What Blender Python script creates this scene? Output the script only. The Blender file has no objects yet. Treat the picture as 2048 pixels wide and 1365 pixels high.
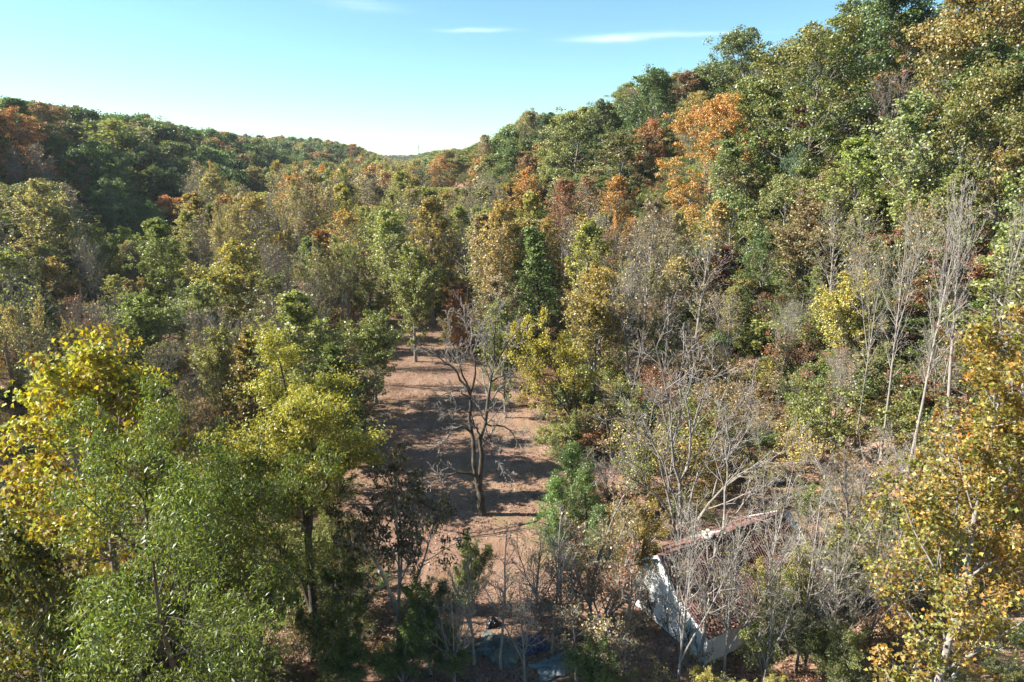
import bpy, math, time
import numpy as np
T00 = time.time()
scene = bpy.context.scene
COL = scene.collection
R = math.radians

# ------------------------------------------------------------------ camera, sky, sun, exposure
CAM_H = 27.0
PITCH = R(15.0)
FPX = 1365.0                       # focal length in pixels of the 2048 px wide photograph (24 mm on 36 mm)
cam_d = bpy.data.cameras.new('camera')
cam_d.sensor_width = 36.0
cam_d.lens = 24.0
cam_d.clip_start = 0.5
cam_d.clip_end = 9000.0
cam = bpy.data.objects.new('camera', cam_d)
COL.objects.link(cam)
cam.location = (0, 0, CAM_H)
cam.rotation_euler = (R(90) - PITCH, 0, 0)
scene.camera = cam

SUN_EL = 35.0
SUN_AZ = -88.0                     # compass from +Y (the view direction), negative = left
sdir = np.array([math.sin(R(SUN_AZ)) * math.cos(R(SUN_EL)), math.cos(R(SUN_AZ)) * math.cos(R(SUN_EL)), math.sin(R(SUN_EL))])
sun_d = bpy.data.lights.new('sun', 'SUN')
sun_d.energy = 5.0
sun_d.angle = R(0.53)
sun_d.color = (1.0, 0.94, 0.84)
sun = bpy.data.objects.new('sun', sun_d)
COL.objects.link(sun)
sun.rotation_euler = (R(90 - SUN_EL), 0, R(-SUN_AZ) + math.pi)

world = bpy.data.worlds.new('World')
scene.world = world
world.use_nodes = True
wn, wl = world.node_tree.nodes, world.node_tree.links
wn.clear()
def N(tree, t, **kw):
    n = tree.nodes.new(t)
    for k, v in kw.items():
        setattr(n, k, v)
    return n
WT = world.node_tree
sky = N(WT, 'ShaderNodeTexSky', sky_type='NISHITA', sun_disc=False)
sky.sun_elevation = R(SUN_EL)
sky.sun_rotation = R(SUN_AZ)
sky.altitude = 200
sky.air_density = 1.0
sky.dust_density = 0.05
sky.ozone_density = 1.0
tint = N(WT, 'ShaderNodeMix', data_type='RGBA', blend_type='MULTIPLY')
tint.inputs[0].default_value = 1.0
tint.inputs[7].default_value = (0.76, 1.06, 1.10, 1)
wl.new(sky.outputs[0], tint.inputs[6])
# thin cirrus wisps: stretched noise on the sky sphere, kept to a low band
tc = N(WT, 'ShaderNodeTexCoord')
mp = N(WT, 'ShaderNodeMapping')
mp.inputs['Scale'].default_value = (2.2, 2.2, 46.0)
mp.inputs['Location'].default_value = (0.35, 0.0, 0.9)
mp.inputs['Rotation'].default_value = (0, 0.012, 0)
wl.new(tc.outputs['Generated'], mp.inputs[0])
nz = N(WT, 'ShaderNodeTexNoise')
nz.inputs['Scale'].default_value = 3.4
nz.inputs['Detail'].default_value = 7
nz.inputs['Roughness'].default_value = 0.62
nz.inputs['Distortion'].default_value = 0.6
wl.new(mp.outputs[0], nz.inputs[0])
ramp = N(WT, 'ShaderNodeMapRange', interpolation_type='SMOOTHSTEP')
ramp.inputs[1].default_value = 0.60
ramp.inputs[2].default_value = 0.82
wl.new(nz.outputs[0], ramp.inputs[0])
sepd = N(WT, 'ShaderNodeSeparateXYZ')
wl.new(tc.outputs['Generated'], sepd.inputs[0])
def wmath(op, a, b=None):
    m = N(WT, 'ShaderNodeMath', operation=op)
    for i, v in enumerate((a, b)):
        if v is None: continue
        if isinstance(v, (int, float)): m.inputs[i].default_value = v
        else: wl.new(v, m.inputs[i])
    return m.outputs[0]
def wisp(az, el, laz, lel):
    # soft elongated streak round one direction of the sky, (x, z) of the unit direction
    x0 = math.sin(R(az)) * math.cos(R(el)); z0 = math.sin(R(el))
    dx = wmath('DIVIDE', wmath('SUBTRACT', sepd.outputs[0], x0), laz)
    dz = wmath('DIVIDE', wmath('SUBTRACT', wmath('ADD', sepd.outputs[2], wmath('MULTIPLY', nzs.outputs[0], 0.016)), z0 + 0.008), lel)
    r2 = wmath('ADD', wmath('MULTIPLY', dx, dx), wmath('MULTIPLY', dz, dz))
    return wmath('POWER', 2.718, wmath('MULTIPLY', r2, -1.0))
nzs = N(WT, 'ShaderNodeTexNoise')
nzs.inputs['Scale'].default_value = 9.0
nzs.inputs['Detail'].default_value = 6
wl.new(tc.outputs['Generated'], nzs.inputs[0])
w1 = wisp(8.2, 8.95, 0.05, 0.0045)
w2 = wisp(-2.8, 9.55, 0.04, 0.0026)
w3 = wisp(13.5, 8.9, 0.07, 0.0028)
w4 = wisp(-11.5, 11.0, 0.045, 0.006)
yfront = wmath('GREATER_THAN', sepd.outputs[1], 0.0)
ws = wmath('ADD', wmath('ADD', wmath('MULTIPLY', w1, 1.0), wmath('MULTIPLY', w2, 0.7)), wmath('ADD', wmath('MULTIPLY', w3, 0.4), wmath('MULTIPLY', w4, 0.3)))
fib = N(WT, 'ShaderNodeMapRange')
fib.inputs[1].default_value = 0.3; fib.inputs[2].default_value = 0.75; fib.inputs[3].default_value = 0.25; fib.inputs[4].default_value = 1.0
wl.new(nz.outputs[0], fib.inputs[0])
cfac = wmath('MINIMUM', wmath('MULTIPLY', wmath('MULTIPLY', wmath('MULTIPLY', ws, fib.outputs[0]), yfront), 0.62), 0.75)
cl = N(WT, 'ShaderNodeMix', data_type='RGBA')
wl.new(cfac, cl.inputs[0])
wl.new(tint.outputs[2], cl.inputs[6])
cl.inputs[7].default_value = (10.5, 11.2, 11.2, 1)
bg = N(WT, 'ShaderNodeBackground')
bg.inputs[1].default_value = 0.050
wl.new(cl.outputs[2], bg.inputs[0])
wo = N(WT, 'ShaderNodeOutputWorld')
wl.new(bg.outputs[0], wo.inputs[0])

scene.view_settings.view_transform = 'Standard'
scene.view_settings.look = 'None'
scene.view_settings.exposure = 1.85
scene.view_settings.gamma = 1.0
scene.view_settings.use_curve_mapping = False
cy = scene.cycles
cy.max_bounces = 4
cy.diffuse_bounces = 2
cy.glossy_bounces = 2
cy.transmission_bounces = 3
cy.volume_bounces = 0
cy.transparent_max_bounces = 8
cy.use_denoising = True
cy.denoiser = 'OPENIMAGEDENOISE'
cy.caustics_reflective = False
cy.caustics_refractive = False

# ------------------------------------------------------------------ helpers
def norm(v):
    return v / np.maximum(np.linalg.norm(v, axis=-1, keepdims=True), 1e-9)

FW = np.array([0, math.cos(PITCH), -math.sin(PITCH)])
UP = np.array([0, math.sin(PITCH), math.cos(PITCH)])
CAMP = np.array([0, 0, CAM_H])
def ray(px, py):
    return FW * FPX + np.array([1, 0, 0]) * (px - 1024) + UP * (682.5 - py)
def at_y(px, py, y):
    """point on the sight line of a photo pixel at ground distance y"""
    d = ray(px, py)
    return CAMP + d * (y / d[1])
def on_ground(px, py, z=0.0):
    d = ray(px, py)
    return CAMP + d * ((z - CAM_H) / d[2])
def project(p):
    v = np.asarray(p, float) - CAMP
    z = v @ FW
    return 1024 + FPX * v[..., 0] / z, 682.5 - FPX * (v @ UP) / z, z

AX = R(-8.3)                        # the valley runs this way
SU = np.array([math.sin(AX), math.cos(AX)]); TV = np.array([math.cos(AX), -math.sin(AX)])
def st(x, y):
    return x * SU[0] + y * SU[1], x * TV[0] + y * TV[1]
def sm(x):
    x = np.clip(x, 0, 1)
    return x * x * (3 - 2 * x)
def vnoise(x, y, seed=0):
    """cheap smooth noise"""
    a = np.sin(x * 1.0 + 1.7 * np.sin(y * 0.7 + seed)) + np.sin(y * 1.13 + 1.3 * np.sin(x * 0.83 + seed * 2.1) + seed)
    return a * 0.5
def terrain(x, y):
    x = np.asarray(x, float); y = np.asarray(y, float)
    s, t = st(x, y)
    foot = 34 + 4 * vnoise(s / 38, s / 51, 1.0) - 42 * sm((s - 110) / 230)
    hr = 34.0 * sm((t - foot) / 56.0) ** 0.9
    hr = hr * (1 - 0.22 * sm((s - 230) / 520)) + np.clip(t - 100, 0, 400) * 0.02
    hr = hr * (1 - 0.8 * sm((s - 900) / 500))
    footl = 46 + 6 * vnoise(s / 60, s / 43, 4.0)
    hl = 27.0 * sm((-t - footl) / 66.0)
    hl = hl * (1 - 0.45 * sm((s - 330) / 240)) * (1 + 0.10 * vnoise(s / 70, t / 80, 2.0))
    hl = hl * (1 - sm((s - 900) / 500))
    spur = 27 * np.exp(-(((s - 640) / 170) ** 2)) * sm((-t - 2) / 52.0)
    hl = np.maximum(hl, spur)
    far = 21 * np.exp(-(((s - 1750) / 260) ** 2)) * (0.85 + 0.15 * vnoise(t / 160, s / 300, 3.0))
    z = np.maximum(hr, hl) + far
    amp = 0.10 + 1.2 * sm((z - 1) / 12)
    return z + amp * (vnoise(x / 9, y / 11, 0.3) - 0.0) + 0.5 * amp * vnoise(x / 3.7, y / 4.1, 5.0)

def in_clearing(x, y, grow=0.0):
    """the mown strip on the valley floor: centre line and half width by distance"""
    yy = [20, 34, 42, 52, 62, 75, 88, 100, 110]
    xl = [-2, -3, -9, -14, -16.5, -19, -20, -21, -20]
    xr = [4.5, 5.5, 5.5, 5.0, 3.0, -0.5, -6, -11, -15]
    return (y < 112 + grow) & (x > np.interp(y, yy, xl) - grow) & (x < np.interp(y, yy, xr) + grow)

def mesh_from(name, verts, quads, mat, attr=None, smooth=False, tris=None):
    me = bpy.data.meshes.new(name)
    verts = np.asarray(verts, np.float32)
    me.vertices.add(len(verts))
    me.vertices.foreach_set('co', verts.ravel())
    q = np.asarray(quads, np.int32).reshape(-1, 4)
    loops = q.ravel(); starts = np.arange(len(q)) * 4
    if tris is not None and len(tris):
        t3 = np.asarray(tris, np.int32).reshape(-1, 3)
        starts = np.concatenate([starts, len(q) * 4 + np.arange(len(t3)) * 3])
        loops = np.concatenate([loops, t3.ravel()])
    me.loops.add(len(loops))
    me.loops.foreach_set('vertex_index', loops.astype(np.int32))
    me.polygons.add(len(starts))
    me.polygons.foreach_set('loop_start', starts.astype(np.int32))
    if smooth:
        me.polygons.foreach_set('use_smooth', np.ones(len(starts), bool))
    if attr is not None:
        a = me.attributes.new('leafdat', 'FLOAT_COLOR', 'POINT')
        a.data.foreach_set('color', np.asarray(attr, np.float32).ravel())
    me.update(calc_edges=True)
    if mat is not None:
        me.materials.append(mat)
    return me

def obj(name, me, parent=None, loc=None):
    o = bpy.data.objects.new(name, me)
    COL.objects.link(o)
    if parent is not None: o.parent = parent
    if loc is not None: o.location = loc
    return o
def tag(o, label=None, cat=None, group=None, kind=None):
    if label: o['label'] = label
    if cat: o['category'] = cat
    if group: o['group'] = group
    if kind: o['kind'] = kind
    return o

# ------------------------------------------------------------------ materials
def new_mat(name):
    m = bpy.data.materials.new(name)
    m.use_nodes = True
    m.node_tree.nodes.clear()
    return m, m.node_tree
def lk(t, a, b): t.links.new(a, b)
def mixc(t, fac, a, b, blend='MIX'):
    n = N(t, 'ShaderNodeMix', data_type='RGBA', blend_type=blend)
    for i, v in ((0, fac), (6, a), (7, b)):
        if isinstance(v, (int, float)): n.inputs[i].default_value = v
        elif isinstance(v, tuple): n.inputs[i].default_value = (*v, 1) if len(v) == 3 else v
        else: lk(t, v, n.inputs[i])
    return n.outputs[2]
def noise(t, scale, detail=4, rough=0.55, coord=None):
    n = N(t, 'ShaderNodeTexNoise')
    n.inputs['Scale'].default_value = scale
    n.inputs['Detail'].default_value = detail
    n.inputs['Roughness'].default_value = rough
    if coord is not None: lk(t, coord, n.inputs[0])
    return n.outputs[0]
def mrange(t, v, a, b, c=0.0, d=1.0, smooth=False):
    n = N(t, 'ShaderNodeMapRange')
    if smooth: n.interpolation_type = 'SMOOTHSTEP'
    lk(t, v, n.inputs[0])
    for i, x in enumerate((a, b, c, d)): n.inputs[i + 1].default_value = x
    return n.outputs[0]
def finish(t, shader):
    o = N(t, 'ShaderNodeOutputMaterial')
    lk(t, shader, o.inputs[0])

def leaf_material(name, transl=0.42, gloss=0.03, rough=0.45, vary=0.55):
    m, t = new_mat(name)
    a = N(t, 'ShaderNodeAttribute', attribute_type='INSTANCER', attribute_name='tint_a')
    b = N(t, 'ShaderNodeAttribute', attribute_type='INSTANCER', attribute_name='tint_b')
    d = N(t, 'ShaderNodeAttribute', attribute_type='GEOMETRY', attribute_name='leafdat')
    s = N(t, 'ShaderNodeSeparateColor')
    lk(t, d.outputs['Color'], s.inputs[0])
    # r: leaf random, g: clump mix, b: second leaf random
    c = mixc(t, s.outputs[1], a.outputs['Color'], b.outputs['Color'])
    v = mrange(t, s.outputs[0], 0, 1, 1 - vary, 1 + vary)
    hs = N(t, 'ShaderNodeHueSaturation')
    lk(t, v, hs.inputs['Value'])
    lk(t, mrange(t, s.outputs[2], 0, 1, 0.468, 0.528), hs.inputs['Hue'])
    lk(t, mrange(t, s.outputs[2], 0, 1, 1.1, 0.85), hs.inputs['Saturation'])
    lk(t, c, hs.inputs['Color'])
    df = N(t, 'ShaderNodeBsdfDiffuse'); lk(t, hs.outputs[0], df.inputs[0])
    tr = N(t, 'ShaderNodeBsdfTranslucent')
    lk(t, mixc(t, 1.0, hs.outputs[0], (1.05, 1.1, 0.6), 'MULTIPLY'), tr.inputs[0])
    m1 = N(t, 'ShaderNodeMixShader'); m1.inputs[0].default_value = transl
    lk(t, df.outputs[0], m1.inputs[1]); lk(t, tr.outputs[0], m1.inputs[2])
    gl = N(t, 'ShaderNodeBsdfGlossy'); gl.inputs['Roughness'].default_value = rough
    gl.inputs[0].default_value = (0.9, 0.95, 1, 1)
    m2 = N(t, 'ShaderNodeMixShader'); m2.inputs[0].default_value = gloss
    lk(t, m1.outputs[0], m2.inputs[1]); lk(t, gl.outputs[0], m2.inputs[2])
    finish(t, m2.outputs[0])
    return m

def bark_material(name, c1, c2, scale=3.0, lichen=None):
    m, t = new_mat(name)
    tc = N(t, 'ShaderNodeTexCoord')
    mp = N(t, 'ShaderNodeMapping'); mp.inputs['Scale'].default_value = (1, 1, 0.35)
    lk(t, tc.outputs['Object'], mp.inputs[0])
    n1 = noise(t, scale * 3, 6, 0.65, mp.outputs[0])
    n2 = noise(t, scale * 0.5, 3, 0.5, tc.outputs['Object'])
    c = mixc(t, mrange(t, n1, 0.3, 0.7), c1, c2)
    if lichen:
        c = mixc(t, mrange(t, n2, 0.5, 0.68), c, lichen)
    p = N(t, 'ShaderNodeBsdfDiffuse'); p.inputs['Roughness'].default_value = 0.8
    lk(t, c, p.inputs[0])
    bp = N(t, 'ShaderNodeBump'); bp.inputs['Strength'].default_value = 0.5; bp.inputs['Distance'].default_value = 0.05
    lk(t, n1, bp.inputs['Height']); lk(t, bp.outputs[0], p.inputs['Normal'])
    finish(t, p.outputs[0])
    return m

LEAF = leaf_material('foliage')
LEAF_DENSE = leaf_material('foliage_dense', 0.34, 0.04, 0.5, 0.45)
LEAF_BIG = leaf_material('foliage_broad', 0.45, 0.03, 0.5, 0.5)
NEEDLE = leaf_material('foliage_fine', 0.35, 0.06, 0.4, 0.5)
BARK_PALE = bark_material('bark_pale', (0.18, 0.16, 0.14), (0.38, 0.345, 0.305), 2.0)
BARK_GREY = bark_material('bark_grey', (0.15, 0.135, 0.12), (0.35, 0.32, 0.285), 2.0)
BARK_MAUVE = bark_material('bark_mauve', (0.18, 0.155, 0.135), (0.36, 0.315, 0.28), 2.0)
TWIG = bark_material('twig_grey', (0.20, 0.175, 0.155), (0.36, 0.32, 0.285), 2.0)
BARK_DARK = bark_material('bark_dark', (0.045, 0.036, 0.03), (0.13, 0.11, 0.09), 2.5, (0.15, 0.15, 0.115))

def ground_material():
    m, t = new_mat('dry_ground')
    tc = N(t, 'ShaderNodeTexCoord'); co = tc.outputs['Object']
    big = noise(t, 0.07, 4, 0.6, co)
    mid = noise(t, 0.55, 5, 0.6, co)
    fine = noise(t, 6.0, 6, 0.7, co)
    tiny = noise(t, 22.0, 3, 0.7, co)
    c = mixc(t, mrange(t, mid, 0.40, 0.62), (0.25, 0.155, 0.115), (0.37, 0.255, 0.195))
    c = mixc(t, mrange(t, big, 0.42, 0.66, 0, 0.55), c, (0.36, 0.255, 0.15))
    c = mixc(t, mrange(t, fine, 0.36, 0.64, 0.55, 0.0), c, (0.16, 0.085, 0.055))
    c = mixc(t, mrange(t, tiny, 0.56, 0.72, 0.0, 0.6), c, (0.52, 0.36, 0.26))
    ms = N(t, 'ShaderNodeMapping'); ms.inputs['Scale'].default_value = (1.6, 0.10, 1); ms.inputs['Rotation'].default_value = (0, 0, -0.14)
    lk(t, co, ms.inputs[0])
    streak = noise(t, 0.9, 4, 0.6, ms.outputs[0])
    c = mixc(t, mrange(t, streak, 0.48, 0.66, 0, 0.28), c, (0.19, 0.105, 0.072))
    c = mixc(t, mrange(t, streak, 0.46, 0.32, 0, 0.2), c, (0.44, 0.31, 0.225))
    g = noise(t, 0.33, 4, 0.6, co)
    c = mixc(t, mrange(t, g, 0.54, 0.70, 0, 0.5), c, (0.17, 0.16, 0.065))
    p = N(t, 'ShaderNodeBsdfDiffuse'); p.inputs['Roughness'].default_value = 0.9
    lk(t, c, p.inputs[0])
    bp = N(t, 'ShaderNodeBump'); bp.inputs['Strength'].default_value = 0.8; bp.inputs['Distance'].default_value = 0.12
    lk(t, fine, bp.inputs['Height']); lk(t, bp.outputs[0], p.inputs['Normal'])
    finish(t, p.outputs[0])
    return m
GROUND = ground_material()

def plain(name, c1, c2, scale=2.0, rough=0.8, spec=0.2, bump=0.0, coord='Object', stretch=(1, 1, 1), c3=None, metal=0.0):
    m, t = new_mat(name)
    tc = N(t, 'ShaderNodeTexCoord')
    mp = N(t, 'ShaderNodeMapping'); mp.inputs['Scale'].default_value = stretch
    lk(t, tc.outputs[coord], mp.inputs[0])
    n1 = noise(t, scale, 6, 0.65, mp.outputs[0])
    c = mixc(t, mrange(t, n1, 0.33, 0.67), c1, c2)
    if c3:
        n2 = noise(t, scale * 0.37, 5, 0.7, mp.outputs[0])
        c = mixc(t, mrange(t, n2, 0.52, 0.66), c, c3)
    p = N(t, 'ShaderNodeBsdfPrincipled')
    p.inputs['Roughness'].default_value = rough
    p.inputs['Specular IOR Level'].default_value = spec
    p.inputs['Metallic'].default_value = metal
    lk(t, c, p.inputs['Base Color'])
    if bump:
        bp = N(t, 'ShaderNodeBump'); bp.inputs['Strength'].default_value = bump; bp.inputs['Distance'].default_value = 0.04
        lk(t, n1, bp.inputs['Height']); lk(t, bp.outputs[0], p.inputs['Normal'])
    finish(t, p.outputs[0])
    return m

# ------------------------------------------------------------------ tree building
def frame(d):
    ref = np.where(np.abs(d[..., 2:3]) > 0.92, np.array([1.0, 0, 0]), np.array([0, 0, 1.0]))
    e1 = norm(np.cross(d, ref))
    return e1, np.cross(d, e1)
class Wood:
    def __init__(self): self.v, self.q, self.n = [], [], 0
    def tubes(self, P, Rr, m):
        if len(P) == 0: return
        Nn, K, _ = P.shape
        tg = np.empty_like(P)
        tg[:, 1:-1] = P[:, 2:] - P[:, :-2]; tg[:, 0] = P[:, 1] - P[:, 0]; tg[:, -1] = P[:, -1] - P[:, -2]
        e1, e2 = frame(norm(tg))
        a = np.arange(m) * 2 * np.pi / m
        ring = e1[:, :, None] * np.cos(a)[None, None, :, None] + e2[:, :, None] * np.sin(a)[None, None, :, None]
        V = P[:, :, None] + ring * Rr[:, :, None, None]
        idx = (np.arange(Nn)[:, None, None] * K + np.arange(K - 1)[None, :, None]) * m
        j = np.arange(m); jn = (j + 1) % m
        q = np.stack([idx + j, idx + jn, idx + m + jn, idx + m + j], -1).reshape(-1, 4)
        self.v.append(V.reshape(-1, 3)); self.q.append(q + self.n); self.n += Nn * K * m
    def get(self): return np.concatenate(self.v), np.concatenate(self.q)
def grow(rng, base, d, L, K, up, wob):
    P = np.empty((len(base), K, 3)); P[:, 0] = base
    d = norm(d); st_ = (L / (K - 1))[:, None]
    for k in range(1, K):
        d = d + wob * rng.normal(size=d.shape)
        d[:, 2] += up / (K - 1)
        d = norm(d)
        P[:, k] = P[:, k - 1] + d * st_
    return P
def sprout(rng, P, Rr, n, t0, t1, ang, angsd, Lf, up, wob, K, rr, tip):
    Nn, Kp, _ = P.shape
    t = ((np.arange(n)[None] + rng.random((Nn, n))) / n) * (t1 - t0) + t0
    f = t * (Kp - 1) * 0.9999
    i = np.minimum(f.astype(int), Kp - 2); fr = f - i
    ar = np.arange(Nn)[:, None]
    pos = P[ar, i] * (1 - fr[..., None]) + P[ar, i + 1] * fr[..., None]
    tg = norm(P[ar, i + 1] - P[ar, i])
    r0 = Rr[ar, i] * (1 - fr) + Rr[ar, i + 1] * fr
    az = np.arange(n)[None] * 2.39996 + rng.random((Nn, 1)) * 6.28 + rng.normal(size=(Nn, n)) * 0.35
    e1, e2 = frame(tg)
    A = (ang(t) if callable(ang) else ang) + angsd * rng.normal(size=t.shape)
    d = tg * np.cos(A)[..., None] + (e1 * np.cos(az)[..., None] + e2 * np.sin(az)[..., None]) * np.sin(A)[..., None]
    plen = np.linalg.norm(np.diff(P, axis=1), axis=-1).sum(1)
    L = Lf(t) * (plen[:, None] if getattr(Lf, 'rel', True) else 1.0) * rng.uniform(0.75, 1.2, t.shape)
    P2 = grow(rng, pos.reshape(-1, 3), d.reshape(-1, 3), L.ravel(), K, up, wob)
    rs = np.maximum(r0.ravel() * rr, tip)
    k = np.linspace(0, 1, K)[None]
    R2 = rs[:, None] * (1 - k) ** 0.8 + tip * (1 - (1 - k) ** 0.8)
    return P2, R2, t.ravel()
def absf(fn):
    fn.rel = False
    return fn

class Leaves:
    def __init__(self): self.v, self.q, self.a, self.n = [], [], [], 0
    def add(self, rng, c, nrm, L, asp, clump, axis=None, lobed=False, fold=0.12):
        M = len(c)
        if M == 0: return
        nrm = norm(nrm)
        ax = rng.normal(size=(M, 3)) if axis is None else axis
        ax = norm(ax - nrm * (ax * nrm).sum(1, keepdims=True))
        b = np.cross(nrm, ax)
        L = np.broadcast_to(L, (M,)) * rng.uniform(0.7, 1.3, M)
        l = (L * 0.5)[:, None]; w = (L * asp * 0.5)[:, None]; fo = (L * fold)[:, None] * nrm
        if lobed:
            V = np.stack([c - ax * l, c - ax * l * 0.05 + b * w * 1.05 + fo * 1.6, c + ax * l * 0.22 + b * w * 0.42 + fo * 0.7, c + ax * l,
                          c + ax * l * 0.22 - b * w * 0.42 + fo * 0.7, c - ax * l * 0.05 - b * w * 1.05 + fo * 1.6], 1)
            k = 6; q = np.array([[0, 1, 2, 3], [3, 4, 5, 0]])
        else:
            V = np.stack([c - ax * l, c + b * w + fo, c + ax * l, c - b * w + fo], 1)
            k = 4; q = np.array([[0, 1, 2, 3]])
        Q = (np.arange(M)[:, None, None] * k + q[None]).reshape(-1, 4)
        at = np.stack([rng.random(M), np.clip(clump, 0, 1), rng.random(M), np.ones(M)], 1)
        self.v.append(V.reshape(-1, 3)); self.q.append(Q + self.n); self.a.append(np.repeat(at, k, 0)); self.n += M * k
    def get(self): return np.concatenate(self.v), np.concatenate(self.q), np.concatenate(self.a)

def twig_leaves(rng, lv, P, n, sig, size, asp, H, keep=lambda u: 1.0, clump_w=(0.45, 0.55), outward=0.3, lobed=False, upb=0.5, hang=0.0):
    """n leaves scattered along each fine branch; keep(u) thins them by height fraction"""
    M, K, _ = P.shape
    t = rng.random((M, n)) ** 0.7 * (K - 1) * 0.9999
    i = t.astype(int); fr = (t - i)[..., None]; ar = np.arange(M)[:, None]
    c = P[ar, i] * (1 - fr) + P[ar, i + 1] * fr
    cl = np.repeat(rng.random(M)[:, None], n, 1)
    c = (c + rng.normal(size=c.shape) * sig).reshape(-1, 3); cl = cl.ravel()
    u = np.clip(c[:, 2] / H, 0, 1)
    k = rng.random(len(c)) < keep(u)
    c, cl, u = c[k], cl[k], u[k]
    clump = clump_w[0] * cl + clump_w[1] * u + rng.normal(size=len(c)) * 0.12
    rad = c.copy(); rad[:, 2] = 0
    nr = rng.normal(size=c.shape) * 0.75 + norm(rad) * outward + np.array([0, 0, upb])
    ax = None
    if hang: ax = rng.normal(size=c.shape) * 0.5 + np.array([0, 0, -hang])
    lv.add(rng, c, nr, size, asp, clump, ax, lobed)

def lobe_leaves(rng, lv, C, rad, n, size, asp, ctr, H, flat=0.75, lobed=False, jit=0.8, hang=0.0):
    """leaf clumps: leaves laid over the outer side of many small lobes"""
    M = len(C)
    r = rad * rng.uniform(0.5, 1.45, M)
    out = norm(C - ctr)
    d = norm(rng.normal(size=(M, n, 3)) + out[:, None] * 0.75 + np.array([0, 0, 0.35]))
    rr = r[:, None, None] * rng.uniform(0.35, 1.15, (M, n, 1))
    c = C[:, None] + d * rr * np.array([1, 1, flat])
    nr = d + rng.normal(size=d.shape) * jit
    cl = np.repeat(rng.random(M)[:, None], n, 1).ravel()
    c = c.reshape(-1, 3)
    u = c[:, 2] / H
    lv.add(rng, c, nr.reshape(-1, 3), size, asp, 0.55 * cl + 0.45 * u + rng.normal(size=len(c)) * 0.13, rng.normal(size=c.shape) * 0.5 + np.array([0, 0, -hang]) if hang else None, lobed)

PROTO = {}
def store(key, wood, lv, bark, leafmat, H, W):
    wv, wq = wood.get()
    d = dict(H=H, W=W, key=key)
    d['trunk'] = mesh_from(key + '_wood', wv, wq, bark, smooth=True)
    if lv is not None and lv.n:
        v, q, a = lv.get()
        d['crown'] = mesh_from(key + '_leaves', v, q, leafmat, a)
        zz = np.sort(v[:, 2]); d['H'] = float(zz[int(len(zz) * 0.995)])
        rad = np.sort(np.hypot(v[:, 0], v[:, 1])); d['W'] = 2 * float(rad[int(len(rad) * 0.93)])
    else:
        d['crown'] = None
        zz = np.sort(wv[:, 2]); d['H'] = float(zz[int(len(zz) * 0.99)])
        rad = np.sort(np.hypot(wv[:, 0], wv[:, 1])); d['W'] = 2 * float(rad[int(len(rad) * 0.95)])
    d['raw'] = (wv, wq, lv.get() if lv is not None and lv.n else None, bark, leafmat)
    PROTO[key] = d

def trunk_line(rng, H, r, K=9, wob=0.03, lean=0.0):
    P = grow(rng, np.zeros((1, 3)), np.array([[lean, 0, 1.0]]), np.array([H]), K, 0.25, wob)
    k = np.linspace(0, 1, K)[None]
    Rr = r * (1 - k) ** 0.85 + 0.025
    Rr[:, 0] *= 1.35
    return P, Rr

def oak(key, seed, H=19, W=14, n1=13, n2=6, nl=150, size=0.34, lobe=1.35, cb=0.28, bark=BARK_GREY, shape='round', mat=None, flat=0.75, drop=0.12, sides=5, lobed=False, asp=0.75):
    rng = np.random.default_rng(seed)
    w, lv = Wood(), Leaves()
    P0, R0 = trunk_line(rng, H * 0.84, 0.02 * H * 0.75, 8, 0.05)
    w.tubes(P0, R0, sides + 1)
    def env(t):
        u = np.clip((t - cb) / (1 - cb), 0, 1)
        if shape == 'round': f = 0.62 + 0.42 * np.sin(np.pi * np.clip(u * 0.9 + 0.12, 0, 1)) - 0.30 * u
        elif shape == 'cone': f = 1.05 - 0.72 * u
        else: f = 0.55 + 0.5 * np.sin(np.pi * u)
        return f * W * 0.5
    P1, R1, t1 = sprout(rng, P0, R0, n1, cb, 0.98, lambda t: 1.5 - 1.0 * np.clip((t - cb) / (1 - cb), 0, 1), 0.15, absf(env), 0.3, 0.10, 6, 0.55, 0.03)
    w.tubes(P1, R1, max(sides - 1, 3))
    f2 = lambda t: 0.50 - 0.22 * t
    P2, R2, t2 = sprout(rng, P1, R1, n2, 0.30, 1.0, 0.85, 0.25, f2, 0.45, 0.16, 4, 0.6, 0.018)
    w.tubes(P2, R2, 3)
    C = np.concatenate([P2[:, -1], P2[::2, 2], P1[:, -1]])
    C = C + rng.normal(size=C.shape) * 0.25
    C = C[rng.random(len(C)) > drop]
    lobe_leaves(rng, lv, C, lobe, nl, size, asp, np.array([0, 0, H * 0.45]), H, flat, lobed)
    store(key, w, lv, bark, mat or LEAF_DENSE, H, W)

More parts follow.
